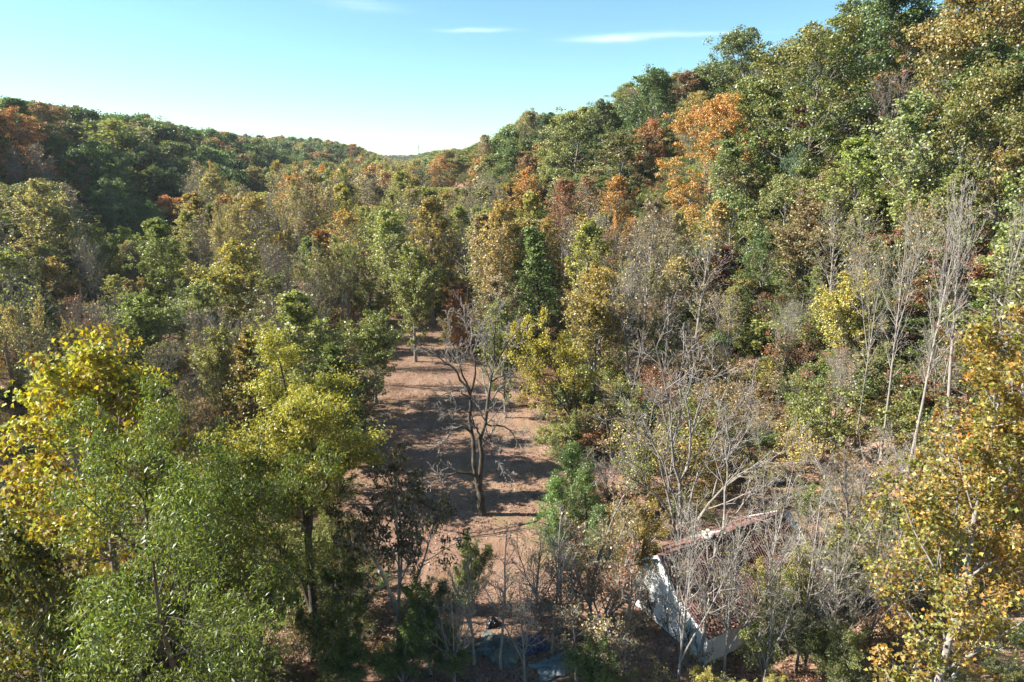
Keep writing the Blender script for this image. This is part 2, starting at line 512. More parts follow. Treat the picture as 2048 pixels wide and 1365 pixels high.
def poplar(key, seed, H=24, W=8, n1=46, n2=7, n3=3, cb=0.30, nl=5, size=0.26, keep=None, bark=BARK_PALE, shape='oval', ang=0.95, r=0.21, sig=0.16, tip=0.019, sides=6, lean=0.0, up=0.55, mat=None, forks=0):
    rng = np.random.default_rng(seed)
    w, lv = Wood(), Leaves()
    P0, R0 = trunk_line(rng, H, r, 12, 0.022, lean)
    if forks:
        Pf, Rf, _ = sprout(rng, P0, R0, forks, 0.18, 0.5, 0.35, 0.08, lambda t: 0.62 * (1.0 - t * 0.4), 0.35, 0.04, 12, 0.7, 0.02)
        P0 = np.concatenate([P0, Pf]); R0 = np.concatenate([R0, Rf])
    w.tubes(P0, R0, sides)
    def env(t):
        u = np.clip((t - cb) / (1 - cb), 0, 1)
        if shape == 'oval': f = 0.35 + 0.75 * np.sin(np.pi * np.clip(u, 0, 1) ** 0.8) - 0.12 * u
        elif shape == 'cone': f = 1.05 - 0.85 * u
        elif shape == 'vase': f = 0.7 + 0.35 * u
        else: f = 0.5 + 0.5 * np.sin(np.pi * u)
        return f * W * 0.58
    P1, R1, t1 = sprout(rng, P0, R0, n1, cb, 0.985, lambda t: ang - 0.35 * t, 0.14, absf(env), up, 0.09, 6, 0.42, tip * 1.4)
    w.tubes(P1, R1, 4 if sides > 5 else 3)
    P2, R2, t2 = sprout(rng, P1, R1, n2, 0.18, 1.0, 0.75, 0.2, lambda t: 0.42 - 0.2 * t, 0.35, 0.13, 4, 0.55, tip)
    w.tubes(P2, R2, 3)
    fine = P2
    if n3:
        P3, R3, _ = sprout(rng, P2, R2, n3, 0.25, 1.0, 0.7, 0.2, lambda t: 0.5 - 0.15 * t, 0.3, 0.15, 3, 0.7, tip * 0.85)
        w.tubes(P3, R3, 3)
        fine = P3
    if nl:
        twig_leaves(rng, lv, fine, nl, sig, size, 0.8, H, keep or (lambda u: 0.35 + 0.65 * u))
    store(key, w, lv if nl else None, bark, mat or LEAF, H, W)

def thicket(key, seed, H=3.5, W=3.5, stems=9, n1=6, n2=5, n3=0, nl=6, size=0.16, keep=None, bark=BARK_GREY, r=0.035, lobes=0, lobe=0.5, tip=0.008, spread=0.45, mat=None, sig=0.12, asp=0.7):
    """many stems from the ground: bushes, brush, coppice"""
    rng = np.random.default_rng(seed)
    w, lv = Wood(), Leaves()
    a = rng.random(stems) * 6.28
    b = np.stack([np.cos(a), np.sin(a), 0 * a], 1)
    base = b * rng.random((stems, 1)) * W * 0.12
    d = np.array([0, 0, 1.0]) + b * rng.uniform(0.2, 1.0, (stems, 1)) * spread * W / H * 1.4
    P0 = grow(rng, base, d, H * rng.uniform(0.75, 1.08, stems), 7, 0.15, 0.09)
    k = np.linspace(0, 1, 7)[None]
    R0 = r * rng.uniform(0.6, 1.2, (stems, 1)) * (1 - k) ** 0.8 + tip
    w.tubes(P0, R0, 4)
    P1, R1, _ = sprout(rng, P0, R0, n1, 0.2, 1.0, 0.7, 0.2, lambda t: 0.45 - 0.25 * t, 0.3, 0.13, 5, 0.6, tip)
    w.tubes(P1, R1, 3)
    P2, R2, _ = sprout(rng, P1, R1, n2, 0.15, 1.0, 0.75, 0.2, lambda t: 0.45 - 0.2 * t, 0.25, 0.16, 4, 0.7, tip * 0.85)
    w.tubes(P2, R2, 3)
    fine = P2
    if n3:
        fine, R3, _ = sprout(rng, P2, R2, n3, 0.2, 1.0, 0.7, 0.2, lambda t: 0.5 - 0.2 * t, 0.2, 0.16, 3, 0.75, tip * 0.8)
        w.tubes(fine, R3, 3)
    if nl:
        twig_leaves(rng, lv, fine, nl, sig, size, asp, H, keep or (lambda u: 1.0 + 0 * u))
    if lobes:
        C = P1[rng.permutation(len(P1))[:lobes], -1]
        lobe_leaves(rng, lv, C, lobe, 60, size, asp, np.array([0, 0, H * 0.3]), H)
    store(key, w, lv if lv.n else None, bark, mat or LEAF, H, W)

SUBKEEP = dict(
    full=lambda u: 0.75 + 0.25 * u,
    top=lambda u: np.clip((u - 0.35) * 1.6, 0.12, 1),
    sparse=lambda u: np.clip((u - 0.2) * 0.6, 0.08, 1),
    tip=lambda u: np.clip((u - 0.72) * 4, 0.06, 1))
# broad crowns for the hillsides
for i in range(4):
    oak(f'oak_{i}', 11 + i, H=17 + i, W=13.5 + 0.7 * i, n1=23 + i, n2=8, nl=72, size=0.27, lobe=0.92, cb=0.10, drop=0.08)
for i in range(3):
    oak(f'maple_{i}', 31 + i, H=18, W=10.5 + i, n1=26, n2=8, nl=72, size=0.25, lobe=0.78, cb=0.08, shape='egg', drop=0.06)
for i in range(2):
    oak(f'plume_{i}', 41 + i, H=17, W=11, n1=20, n2=8, nl=60, size=0.26, lobe=0.70, cb=0.12, drop=0.15, flat=0.6)
oak('great_0', 45, H=26, W=19, n1=32, n2=9, nl=90, size=0.27, lobe=1.1, cb=0.08, shape='egg', drop=0.08)
oak('great_1', 46, H=25, W=18, n1=30, n2=9, nl=90, size=0.28, lobe=1.15, cb=0.10, drop=0.10)
# open crowns on the valley floor
poplar('poplar_0', 51, keep=SUBKEEP['full'], nl=9)
poplar('poplar_1', 52, keep=SUBKEEP['top'], nl=10, W=7)
poplar('poplar_2', 53, keep=SUBKEEP['sparse'], nl=8, W=8.5)
poplar('poplar_3', 54, keep=SUBKEEP['full'], nl=9, W=9.5, forks=1, n1=30, n2=7, bark=BARK_GREY)
poplar('poplar_4', 55, keep=SUBKEEP['top'], nl=9, W=9, forks=2, n1=22, n2=7, bark=BARK_GREY)
poplar('poplar_5', 56, keep=SUBKEEP['tip'], nl=6, W=7.5, n1=50)
poplar('leafy_0', 57, keep=lambda u: 1.0 + 0 * u, nl=11, W=8.5, H=20, cb=0.16, n1=44, size=0.26, bark=BARK_GREY)
poplar('leafy_1', 58, keep=lambda u: 1.0 + 0 * u, nl=12, W=9.5, H=17, cb=0.14, n1=30, forks=1, size=0.25, bark=BARK_GREY)
poplar('leafy_2', 59, keep=lambda u: 0.6 + 0.4 * u, nl=10, W=8, H=19, cb=0.12, n1=46, size=0.24, shape='cone', bark=BARK_DARK)
poplar('bare_0', 61, keep=SUBKEEP['sparse'], nl=1, n3=4, bark=BARK_MAUVE, cb=0.25)
poplar('bare_1', 62, H=20, W=10, n1=20, forks=2, n3=4, nl=1, keep=SUBKEEP['sparse'], bark=BARK_GREY, cb=0.25)
poplar('bare_2', 63, H=24, W=9, n1=30, n2=6, n3=3, nl=0, bark=BARK_PALE, cb=0.42, r=0.24, ang=1.05)
poplar('bare_3', 64, H=24, W=9, n1=26, n2=6, n3=3, nl=1, keep=SUBKEEP['tip'], bark=BARK_PALE, cb=0.36, r=0.24, ang=1.1, forks=1)
# undergrowth
thicket('bush_0', 71, lobes=44, nl=6, H=3.6, W=4)
thicket('bush_1', 72, lobes=30, nl=8, H=4.5, W=4.2, stems=7)
thicket('bush_2', 73, nl=14, H=5.5, W=4.5, stems=6, n3=2, size=0.15)
thicket('brush_0', 74, nl=2, n3=3, H=4, W=4.5, stems=11)
thicket('brush_1', 75, nl=1, n3=3, H=5, W=4, stems=8, bark=BARK_MAUVE)
thicket('brush_2', 76, nl=5, n3=2, H=4.5, W=4.5, stems=9, size=0.13)
# small crowns for the far woods
for i in range(3):
    oak(f'far_oak_{i}', 81 + i, H=17, W=14, n1=16, n2=4, nl=40, size=0.62, lobe=1.6, cb=0.12, drop=0.05, sides=3)
for i in range(2):
    poplar(f'far_poplar_{i}', 91 + i, H=23, W=9, n1=30, n2=4, n3=0, nl=14, size=0.5, sig=0.4, sides=4, tip=0.03, keep=SUBKEEP['full'], bark=BARK_GREY)
poplar('far_bare_0', 95, H=22, W=9, n1=30, n2=5, n3=2, nl=1, size=0.4, sides=4, tip=0.022, bark=BARK_MAUVE)
print('protos', round(time.time() - T00, 1), sum(len(p['trunk'].polygons) + (len(p['crown'].polygons) if p['crown'] else 0) for p in PROTO.values()) * 2)

# ------------------------------------------------------------------ one-off trees of the foreground
def resample(pts, K):
    pts = np.asarray(pts, float)
    s = np.concatenate([[0], np.cumsum(np.linalg.norm(np.diff(pts, axis=0), axis=1))]); s /= s[-1]
    k = np.linspace(0, 1, K)
    return np.stack([np.interp(k, s, pts[:, i]) for i in range(3)], 1)

def limb_tree(key, seed, base, limbs, bark, K=9, n2=7, n3=5, n4=3, tip=0.012, nl=0, size=0.14, sides=7, mat=None, keep=None, len2=0.42):
    """a tree whose main limbs are laid out one by one: limbs = [(r0, r1, depth0, depth1, [(px, py)...])], seen at the base's distance"""
    rng = np.random.default_rng(seed)
    w, tw, lv = Wood(), Wood(), Leaves()
    Ps, Rs = [], []
    for r0, r1, d0, d1, pp in limbs:
        dd = np.linspace(d0, d1, len(pp))
        q = np.array([at_y(px, py, base[1] + d) for (px, py), d in zip(pp, dd)]) - base
        P = resample(q, K)
        P[1:-1] += rng.normal(size=(K - 2, 3)) * 0.05
        k = np.linspace(0, 1, K)
        Ps.append(P); Rs.append(r0 * (1 - k) + r1 * k)
    P0, R0 = np.stack(Ps), np.stack(Rs)
    w.tubes(P0, R0, sides)
    thin = R0[:, -1] < 0.09
    P1, R1, _ = sprout(rng, P0[thin], R0[thin], n2, 0.30, 1.0, 0.65, 0.2, lambda t: len2 - 0.2 * t, 0.25, 0.11, 6, 0.6, tip)
    tw.tubes(P1, R1, 4)
    P2, R2, _ = sprout(rng, P1, R1, n3, 0.15, 1.0, 0.7, 0.2, lambda t: 0.5 - 0.25 * t, 0.2, 0.14, 5, 0.65, tip * 0.8)
    tw.tubes(P2, R2, 3)
    P3, R3, _ = sprout(rng, P2, R2, n4, 0.15, 1.0, 0.7, 0.2, lambda t: 0.5 - 0.2 * t, 0.2, 0.15, 3, 0.7, tip * 0.65)
    tw.tubes(P3, R3, 3)
    H = P0[..., 2].max()
    if nl:
        twig_leaves(rng, lv, P3, nl, 0.1, size, 0.75, H, keep or (lambda u: 1 + 0 * u))
    store(key, w, None, bark, mat or LEAF, H, 8)
    v, q = tw.get()
    PROTO[key]['twigs'] = mesh_from(key + '_twigs', v, q, TWIG)
    if nl:
        v, q, a = lv.get()
        PROTO[key]['crown'] = mesh_from(key + '_leaves', v, q, LEAF, a)

B_WALNUT = on_ground(963, 1028)
limb_tree('walnut', 201, B_WALNUT, [
    (0.33, 0.24, 0, 0, [(963, 1030), (962, 1000), (958, 965)]),
    (0.19, 0.11, 0, -0.6, [(957, 972), (951, 945), (947, 904), (943, 853), (941, 813), (940, 785)]),
    (0.20, 0.075, 0, 0.8, [(960, 972), (962, 926), (961, 878), (969, 846), (976, 794), (981, 754), (989, 717)]),
    (0.10, 0.02, -0.6, -2.4, [(940, 790), (921, 758), (906, 736), (881, 717), (845, 698)]),
    (0.10, 0.02, -0.6, 0.8, [(940, 790), (950, 758), (948, 721), (939, 695), (934, 650), (930, 610)]),
    (0.09, 0.02, -0.6, -1.5, [(939, 780), (928, 760), (917, 725), (906, 688), (897, 650)]),
    (0.08, 0.02, 0.8, 1.6, [(988, 722), (987, 690), (992, 650), (1000, 600)]),
    (0.08, 0.02, 0.8, -0.6, [(986, 735), (1005, 705), (1018, 682), (1040, 655)]),
    (0.07, 0.015, 0.6, 2.6, [(983, 745), (970, 715), (965, 680), (955, 640)]),
    (0.10, 0.05, 0.2, -0.4, [(961, 880), (951, 855), (945, 838)]),
    (0.12, 0.02, -0.2, -2.2, [(952, 953), (932, 945), (906, 948), (881, 956), (833, 966)]),
    (0.10, 0.02, -0.4, -1.4, [(943, 866), (928, 853), (906, 858), (888, 880), (868, 900)]),
    (0.07, 0.02, 0.4, -0.8, [(969, 850), (980, 882), (1003, 897)]),
    (0.08, 0.02, 0.4, 2.0, [(969, 848), (990, 853), (1016, 857), (1031, 878), (1058, 885)]),
    (0.06, 0.02, 0.2, -1.2, [(964, 888), (987, 915), (1006, 943), (1024, 955)]),
    (0.07, 0.02, 0.6, 1.6, [(981, 765), (1000, 754), (1016, 752), (1027, 783)]),
    (0.06, 0.02, -0.5, -2.8, [(940, 800), (920, 782), (895, 785), (868, 797)]),
    (0.06, 0.02, -0.5, -2.0, [(942, 825), (925, 812), (905, 822), (880, 835)]),
], BARK_DARK, n2=8, n3=6, n4=3, tip=0.024)

B_COPPICE = np.array([*at_y(1362, 1085, 41.0)[:2], 0.0])
limb_tree('coppice', 202, B_COPPICE, [
    (0.17, 0.10, 0, 0, [(1360, 1150), (1358, 1046), (1360, 963)]),
    (0.10, 0.02, 0, -0.8, [(1360, 965), (1349, 940), (1345, 888), (1338, 800), (1322, 730), (1306, 680)]),
    (0.10, 0.02, 0, 1.0, [(1360, 965), (1377, 925), (1381, 873), (1400, 800), (1432, 735)]),
    (0.11, 0.02, 0, -1.6, [(1365, 1100), (1390, 1042), (1424, 1001), (1458, 963), (1507, 937), (1590, 890)]),
    (0.11, 0.02, 0, 1.4, [(1356, 1110), (1341, 1001), (1326, 956), (1315, 907), (1290, 840), (1262, 790)]),
    (0.09, 0.02, 0.4, 2.0, [(1362, 1060), (1385, 985), (1400, 930), (1450, 850), (1520, 770)]),
    (0.08, 0.02, 0, 1.5, [(1358, 1030), (1330, 930), (1300, 880), (1230, 830)]),
    (0.07, 0.02, 0, -1.4, [(1345, 888), (1362, 820), (1360, 760), (1368, 690)]),
    (0.07, 0.02, 0.3, 1.0, [(1381, 873), (1372, 800), (1390, 730), (1384, 670)]),
    (0.08, 0.02, 0, -1.0, [(1358, 1050), (1310, 985), (1250, 950), (1190, 945)]),
    (0.07, 0.02, 0, -1.0, [(1424, 1001), (1440, 930), (1480, 860), (1500, 810)]),
], BARK_GREY, n2=8, n3=6, n4=3, tip=0.019, nl=1, size=0.12, keep=lambda u: 0.10 + 0 * u)

B_LEANER = np.array([*on_ground(1396, 1345)[:2], 0.0])
limb_tree('leaner', 203, B_LEANER, [
    (0.11, 0.07, 0, 0.4, [(1398, 1345), (1403, 1276), (1418, 1160), (1432, 1081)]),
    (0.07, 0.02, 0.4, 1.0, [(1432, 1081), (1448, 1042), (1453, 985), (1460, 900), (1452, 830)]),
    (0.05, 0.02, 0.4, -0.4, [(1420, 1150), (1398, 1090), (1372, 1050), (1350, 1000)]),
    (0.05, 0.02, 0.4, 1.2, [(1434, 1075), (1470, 1030), (1500, 990), (1550, 960)]),
    (0.04, 0.02, 0.2, -1.0, [(1414, 1190), (1440, 1170), (1480, 1165), (1530, 1185)]),
    (0.04, 0.02, 0.2, -0.8, [(1416, 1175), (1390, 1165), (1370, 1150), (1340, 1130)]),
], BARK_GREY, n2=7, n3=5, n4=3, tip=0.014)

def willow(key, seed, H, W, n1, n2, n3, nl, size, asp, cb=0.2, forks=3, bark=BARK_DARK, droop=-0.5, ang=0.8, r=0.17, lobed=False, mat=None, sig=0.08, upb=0.4, hang=0.9, keep=None, lean=0.0, len2=0.42, cw=(0.45, 0.55), up1=0.35, forkang=0.42, fill=0, fillr=0.5, l0=0.46, l1=0.26):
    rng = np.random.default_rng(seed)
    w, lv = Wood(), Leaves()
    P0, R0 = trunk_line(rng, H * 0.9, r, 10, 0.05, lean)
    if forks:
        Pf, Rf, _ = sprout(rng, P0, R0, forks, 0.12, 0.4, forkang, 0.1, lambda t: 0.78 - 0.5 * t, 0.3, 0.06, 10, 0.75, 0.025)
        P0 = np.concatenate([P0, Pf]); R0 = np.concatenate([R0, Rf])
    w.tubes(P0, R0, 8)
    P1, R1, _ = sprout(rng, P0, R0, n1, cb, 1.0, ang, 0.2, absf(lambda t: W * (l0 - l1 * t)), up1, 0.1, 7, 0.5, 0.015)
    w.tubes(P1, R1, 5)
    P2, R2, _ = sprout(rng, P1, R1, n2, 0.2, 1.0, 0.8, 0.25, lambda t: len2 - 0.15 * t, 0.2, 0.14, 5, 0.55, 0.009)
    w.tubes(P2, R2, 3)
    P3, R3, _ = sprout(rng, P2, R2, n3, 0.15, 1.0, 0.7, 0.25, lambda t: 0.62 - 0.2 * t, droop, 0.16, 5, 0.6, 0.006)
    w.tubes(P3, R3, 3)
    twig_leaves(rng, lv, P3, nl, sig, size, asp, H, keep or (lambda u: 1.0 + 0 * u), cw, 0.3, lobed, upb, hang)
    if fill:
        C = np.concatenate([P2[:, -1], P2[:, 2]]); C = C[rng.random(len(C)) > 0.1]
        lobe_leaves(rng, lv, C, fillr, fill, size, asp, np.array([0, 0, H * 0.45]), H, 0.9, lobed, 0.8, hang)
    store(key, w, lv, bark, mat or LEAF, H, W)

willow('willow_green', 211, 18, 10, 15, 8, 6, 14, 0.14, 0.25, cb=0.16, len2=0.44, fill=60, fillr=0.62, l0=0.42, l1=0.14, up1=0.2)
willow('willow_yellow', 212, 17, 8, 12, 8, 6, 16, 0.14, 0.26, fill=70, fillr=0.55, cb=0.42, forks=2, forkang=0.3)
oak('sycamore', 213, H=19, W=11, n1=30, n2=8, nl=52, size=0.235, lobe=0.85, cb=0.12, bark=BARK_PALE, shape='egg', mat=LEAF_BIG, drop=0.05, sides=7, lobed=True, asp=1.0)
willow('sweetgum', 214, 20, 12.5, 18, 8, 5, 19, 0.175, 0.95, lobed=True, mat=LEAF_BIG, cb=0.16, droop=0.1, hang=0.2, sig=0.16, bark=BARK_GREY, forks=1, upb=0.6, cw=(0.8, 0.2))
willow('holly', 215, 9, 6, 14, 7, 4, 16, 0.14, 0.5, mat=LEAF_BIG, cb=0.08, droop=0.0, hang=0.2, bark=BARK_GREY, forks=2, r=0.1)
willow('privet', 216, 7, 5, 12, 7, 5, 13, 0.11, 0.42, cb=0.06, droop=0.1, hang=0.0, bark=BARK_GREY, forks=3, r=0.07)
willow('elm', 217, 14, 9, 10, 8, 5, 10, 0.16, 0.6, cb=0.3, droop=0.0, hang=0.1, bark=BARK_DARK, forks=2, r=0.16, lean=-0.32, forkang=0.5, sig=0.12)
willow('mimosa', 218, 9.5, 7.5, 6, 6, 4, 6, 0.27, 0.36, cb=0.38, droop=-0.7, hang=0.8, bark=BARK_PALE, forks=4, r=0.085, ang=0.65, forkang=0.55, sig=0.10, cw=(0.9, 0.0))
willow('sapling_pale', 219, 8, 3.4, 9, 6, 4, 1, 0.09, 0.6, cb=0.3, droop=0.2, hang=0, bark=BARK_PALE, forks=1, r=0.05, ang=0.55, keep=lambda u: 0.25 + 0 * u)
willow('sapling_brown', 220, 7.5, 4, 10, 7, 4, 2, 0.12, 0.6, cb=0.2, droop=0.0, hang=0.4, bark=BARK_GREY, forks=2, r=0.05, ang=0.65, keep=lambda u: 0.75 + 0 * u)
willow('sapling_grey', 221, 9, 5.5, 11, 7, 4, 1, 0.11, 0.6, cb=0.22, droop=0.1, hang=0.2, bark=BARK_GREY, forks=3, r=0.06, ang=0.7, keep=lambda u: 0.35 + 0 * u)

def cedar(key, seed, H, W):
    rng = np.random.default_rng(seed)
    w, lv = Wood(), Leaves()
    P0, R0 = trunk_line(rng, H, 0.09, 9, 0.03)
    w.tubes(P0, R0, 6)
    P1, R1, _ = sprout(rng, P0, R0, 60, 0.04, 0.99, 1.0, 0.15, absf(lambda t: W * 0.5 * (1.05 - t) + 0.12), 0.5, 0.08, 6, 0.4, 0.01)
    w.tubes(P1, R1, 3)
    P2, R2, _ = sprout(rng, P1, R1, 9, 0.2, 1.0, 0.6, 0.2, lambda t: 0.36 - 0.15 * t, 0.4, 0.1, 4, 0.6, 0.006)
    C = np.concatenate([P1[:, -1], P1[:, 4], P1[:, 3], P1[:, 2]]); C = C + rng.normal(size=C.shape) * 0.08
    lobe_leaves(rng, lv, C, 0.36, 75, 0.11, 0.30, np.array([0, 0, H * 0.4]), H, 1.1, False, 0.9, -0.6)
    store(key, w, lv, BARK_DARK, NEEDLE, H, W)
cedar('cedar', 231, 7, 4.2)
print('near protos', round(time.time() - T00, 1), sum(len(p['trunk'].polygons) + (len(p['crown'].polygons) if p['crown'] else 0) for p in PROTO.values()) * 2)

# ------------------------------------------------------------------ setting: the ground
def graded(lo, hi, fine_lo, fine_hi, step, growth=1.12):
    v = list(np.arange(fine_lo, fine_hi + 1e-6, step))
    a, s = fine_hi, step
    while a < hi: s *= growth; a += s; v.append(min(a, hi))
    a, s = fine_lo, step
    while a > lo: s *= growth; a -= s; v.insert(0, max(a, lo))
    return np.array(v)
gx = graded(-2200, 2200, -60, 70, 1.6); gy = graded(-150, 2500, 15, 130, 1.6)
X, Y = np.meshgrid(gx, gy)
Z = terrain(X, Y)
Z[Y < 0] = np.minimum(Z[Y < 0], 4)
nx, ny = len(gx), len(gy)
ii, jj = np.meshgrid(np.arange(nx - 1), np.arange(ny - 1))
b = (jj * nx + ii).ravel()
ground_me = mesh_from('ground', np.stack([X, Y, Z], -1).reshape(-1, 3), np.stack([b, b + 1, b + nx + 1, b + nx], 1), GROUND, smooth=True)
ground = tag(obj('ground', ground_me), 'reddish brown leaf strewn ground rising into wooded hills', 'ground', kind='structure')

# ------------------------------------------------------------------ colours of the foliage
PAL = dict(
    darkgreen=(0.060, 0.090, 0.026), green=(0.085, 0.125, 0.030), midgreen=(0.115, 0.165, 0.045), bluegreen=(0.075, 0.115, 0.058),
    olive=(0.125, 0.140, 0.042), yolive=(0.195, 0.200, 0.055), lime=(0.185, 0.225, 0.050), yellow=(0.33, 0.275, 0.055), gold=(0.285, 0.195, 0.052),
    orange=(0.32, 0.15, 0.045), rust=(0.22, 0.10, 0.045), red=(0.20, 0.040, 0.028), tan=(0.265, 0.215, 0.095), pink=(0.25, 0.185, 0.115),
    brown=(0.17, 0.105, 0.055), grey=(0.20, 0.17, 0.13), palegreen=(0.16, 0.20, 0.085))
PAL = {k: tuple(min(0.6, 1.42 * c) for c in v) for k, v in PAL.items()}
CNAME = dict(darkgreen='dark-green', green='green', midgreen='mid-green', bluegreen='blue-green', olive='olive', yolive='yellow-olive', lime='lime',
             yellow='yellow', gold='golden', orange='orange', rust='rust', red='crimson', tan='tan', pink='pinkish', brown='brown', grey='grey', palegreen='pale-green')
COUNT = {}
SEEN = []
BASES = []                # (x, y, crown radius) of every tree placed, so that the filler keeps its distance
RNG = np.random.default_rng(7)
def place(key, x, y, H, W, ca, cb_, label, name='tree', cat='tree', group=None, z=None, rz=None, part='crown', jitter=0.12, lw=None):
    p = PROTO[key]
    z0 = float(terrain(x, y)) - 0.08 if z is None else z
    root = bpy.data.objects.new(name, None); COL.objects.link(root)
    root.empty_display_size = 0.5
    root.location = (x, y, z0)
    tl = 0.028 if (cat == 'tree' and rz is None) else 0.0
    root.rotation_euler = (RNG.normal() * tl, RNG.normal() * tl, RNG.random() * 6.28 if rz is None else rz)
    sx = W / p['W'] if W else H / p['H']
    sx = min(sx, 1.45 * H / p['H'])
    root.scale = (sx, sx, H / p['H'])
    tag(root, label, cat, group)
    tr = obj('trunk' if cat == 'tree' else 'stems', p['trunk'], root)
    if p.get('twigs'): obj('twigs', p['twigs'], root)
    if p['crown']:
        c = obj(part, p['crown'], root)
        k = 1 + RNG.normal() * jitter
        c['tint_a'] = [float(v * k) for v in PAL.get(ca, ca)]
        c['tint_b'] = [float(v * k) for v in PAL.get(cb_, cb_)]
    BASES.append((x, y, 0.5 * (W or p['W'] * sx)))
    SEEN.append((*[float(q) for q in project(np.array([x, y, z0 + H]))], (W or p['W'] * sx), y))
    return root

def solve_y(px, py, H, y0=40, y1=620):
    if py < 345: y0 = max(y0, 70 if px > 1350 else 150)
    """how far off a tree H tall must stand for its top to be seen at this pixel"""
    ys = np.arange(y0, y1, 1.0)
    d = ray(px, py)
    pts = CAMP[None] + d[None] * (ys / d[1])[:, None]
    h = pts[:, 2] - terrain(pts[:, 0], pts[:, 1])
    k = np.nonzero(h <= H)[0]
    i = k[0] if len(k) else int(np.argmin(h))
    return pts[i, 0], ys[i], max(6.0, min(h[i], H * 1.25))
def seen(key, px, py, wpx, H, ca, cb_, label, name='tree', group=None, y0=40, **kw):
    x, y, h = solve_y(px, py, H, y0)
    zc = project(np.array([x, y, float(terrain(x, y)) + h]))[2]
    return place(key, x, y, h, wpx * zc / FPX, ca, cb_, label, name, 'tree', group, **kw)

# ------------------------------------------------------------------ foreground trees, each at its place
def near(key, px, py, y, H=None, W=None, **kw):
    p = at_y(px, py, y)
    return place(key, p[0], y, H or p[2] - float(terrain(p[0], y)), W, **kw)
place('walnut', B_WALNUT[0], B_WALNUT[1], PROTO['walnut']['H'], PROTO['walnut']['W'], 'grey', 'grey',
      'tall leafless dark-barked tree with twin stems standing alone in the brown clearing', 'walnut_tree', z=0.0, rz=0.0)
place('coppice', B_COPPICE[0], B_COPPICE[1], PROTO['coppice']['H'], PROTO['coppice']['W'], 'yellow', 'gold',
      'leafless grey many-limbed tree spreading above the abandoned house roof', 'bare_tree', z=0.0, rz=0.0)
place('leaner', B_LEANER[0], B_LEANER[1], PROTO['leaner']['H'], PROTO['leaner']['W'], 'grey', 'grey',
      'slim leafless tree leaning across the front corner of the white house', 'bare_tree', z=0.0, rz=0.0)
near('willow_green', 270, 820, 21.5, W=16.5, ca=(0.115,0.13,0.028), cb_=(0.165, 0.225, 0.028), label='large green fine-leaved willow filling the lower left foreground', name='willow_tree', rz=0.6)
near('willow_yellow', 575, 700, 32.5, W=10.2, ca=(0.19,0.20,0.04), cb_=(0.42, 0.38, 0.05), label='yellow green willow with two dark leaning stems left of the clearing', name='willow_tree', rz=2.2)
near('sycamore', 130, 680, 28.0, W=10.0, ca=(0.27, 0.12, 0.02), cb_=(0.36, 0.36, 0.03), label='bright yellow broad-leaved tree behind the green willow at the left edge', name='sycamore_tree', rz=1.0)
near('sweetgum', 2000, 655, 25.0, W=14.5, ca=(0.23, 0.28, 0.04), cb_=(0.46, 0.26, 0.05), label='large yellow and orange broad-leaved tree at the right edge foreground', name='sweetgum_tree', rz=0.4)
near('mimosa', 775, 925, 33.0, W=7.8, ca=(0.085, 0.105, 0.055), cb_=(0.13, 0.085, 0.05), label='dark feathery mimosa with pale forked stems below the tall bare tree', name='mimosa_tree', rz=0.3)
near('elm', 1175, 622, 60.0, W=13.0, ca=(0.22,0.20,0.045), cb_=(0.50, 0.42, 0.05), label='leaning yellow green tree just right of the clearing, beyond the cedars', name='elm_tree', rz=0.2)
near('cedar', 1112, 960, 43.5, W=3.4, ca=(0.10,0.16,0.035), cb_=(0.17, 0.28, 0.05), label='small bright green cedar at the right edge of the clearing, nearer of two', name='cedar_tree')
near('cedar', 1155, 885, 48.0, W=4.0, ca='green', cb_=(0.15,0.24,0.045), label='darker green cedar behind the small bright cedar by the clearing', name='cedar_tree')
near('cedar', 1128, 1005, 42.0, W=3.2, ca=(0.10,0.16,0.035), cb_=(0.17, 0.27, 0.05), label='lowest and nearest bright green cedar beside the clearing', name='cedar_tree')
near('cedar', 1180, 930, 45.0, W=3.8, ca=(0.10,0.15,0.04), cb_=(0.15, 0.23, 0.05), label='rightmost green cedar of the clump beside the clearing', name='cedar_tree')
near('cedar', 1290, 800, 58.0, W=4.6, ca='bluegreen', cb_='bluegreen', label='grey green cedar half hidden behind the bare many-limbed tree', name='cedar_tree')
near('cedar', 1195, 1010, 40.0, W=3.4, ca='darkgreen', cb_='green', label='dark cedar between the clearing cedars and the white house gable', name='cedar_tree')
near('holly', 330, 1130, 23.0, W=6.5, ca='darkgreen', cb_=(0.05, 0.10, 0.03), label='glossy dark green evergreen under the big green willow', name='holly_tree')
near('holly', 430, 1090, 27.5, W=5.2, ca='green', cb_='midgreen', label='green leafy small tree at the right foot of the big green willow', name='small_tree')
near('privet', 665, 1150, 30.5, W=4.0, ca='green', cb_='olive', label='dense green shrub tree below the mimosa, left of its stems', name='small_tree')
near('privet', 855, 1165, 31.0, W=3.8, ca='green', cb_='midgreen', label='fresh green bush right of the mimosa stems at the clearing bottom', name='small_tree')
near('privet', 945, 1085, 36.0, W=3.2, ca='green', cb_='olive', label='low green bush in the clearing between mimosa and pale saplings', name='small_tree')
near('sycamore', 30, 1040, 20.0, W=6.0, ca=(0.15, 0.11, 0.02), cb_=(0.15, 0.17, 0.03), label='dull olive and brown broad-leaved small tree in the bottom left corner', name='sycamore_tree')
near('privet', 160, 1240, 21.5, W=4.0, ca='olive', cb_='yolive', label='olive bush below the willow in the bottom left corner', name='small_tree')
near('sapling_pale', 1000, 1040, 31.5, W=3.4, ca='tan', cb_='yolive', label='pale leafless sapling rising before the dark tarpaulin heap', name='sapling')
near('sapling_pale', 1110, 1005, 32.5, W=3.2, ca='tan', cb_='yolive', label='tall pale leafless sapling right of the tarpaulin heap', name='sapling')
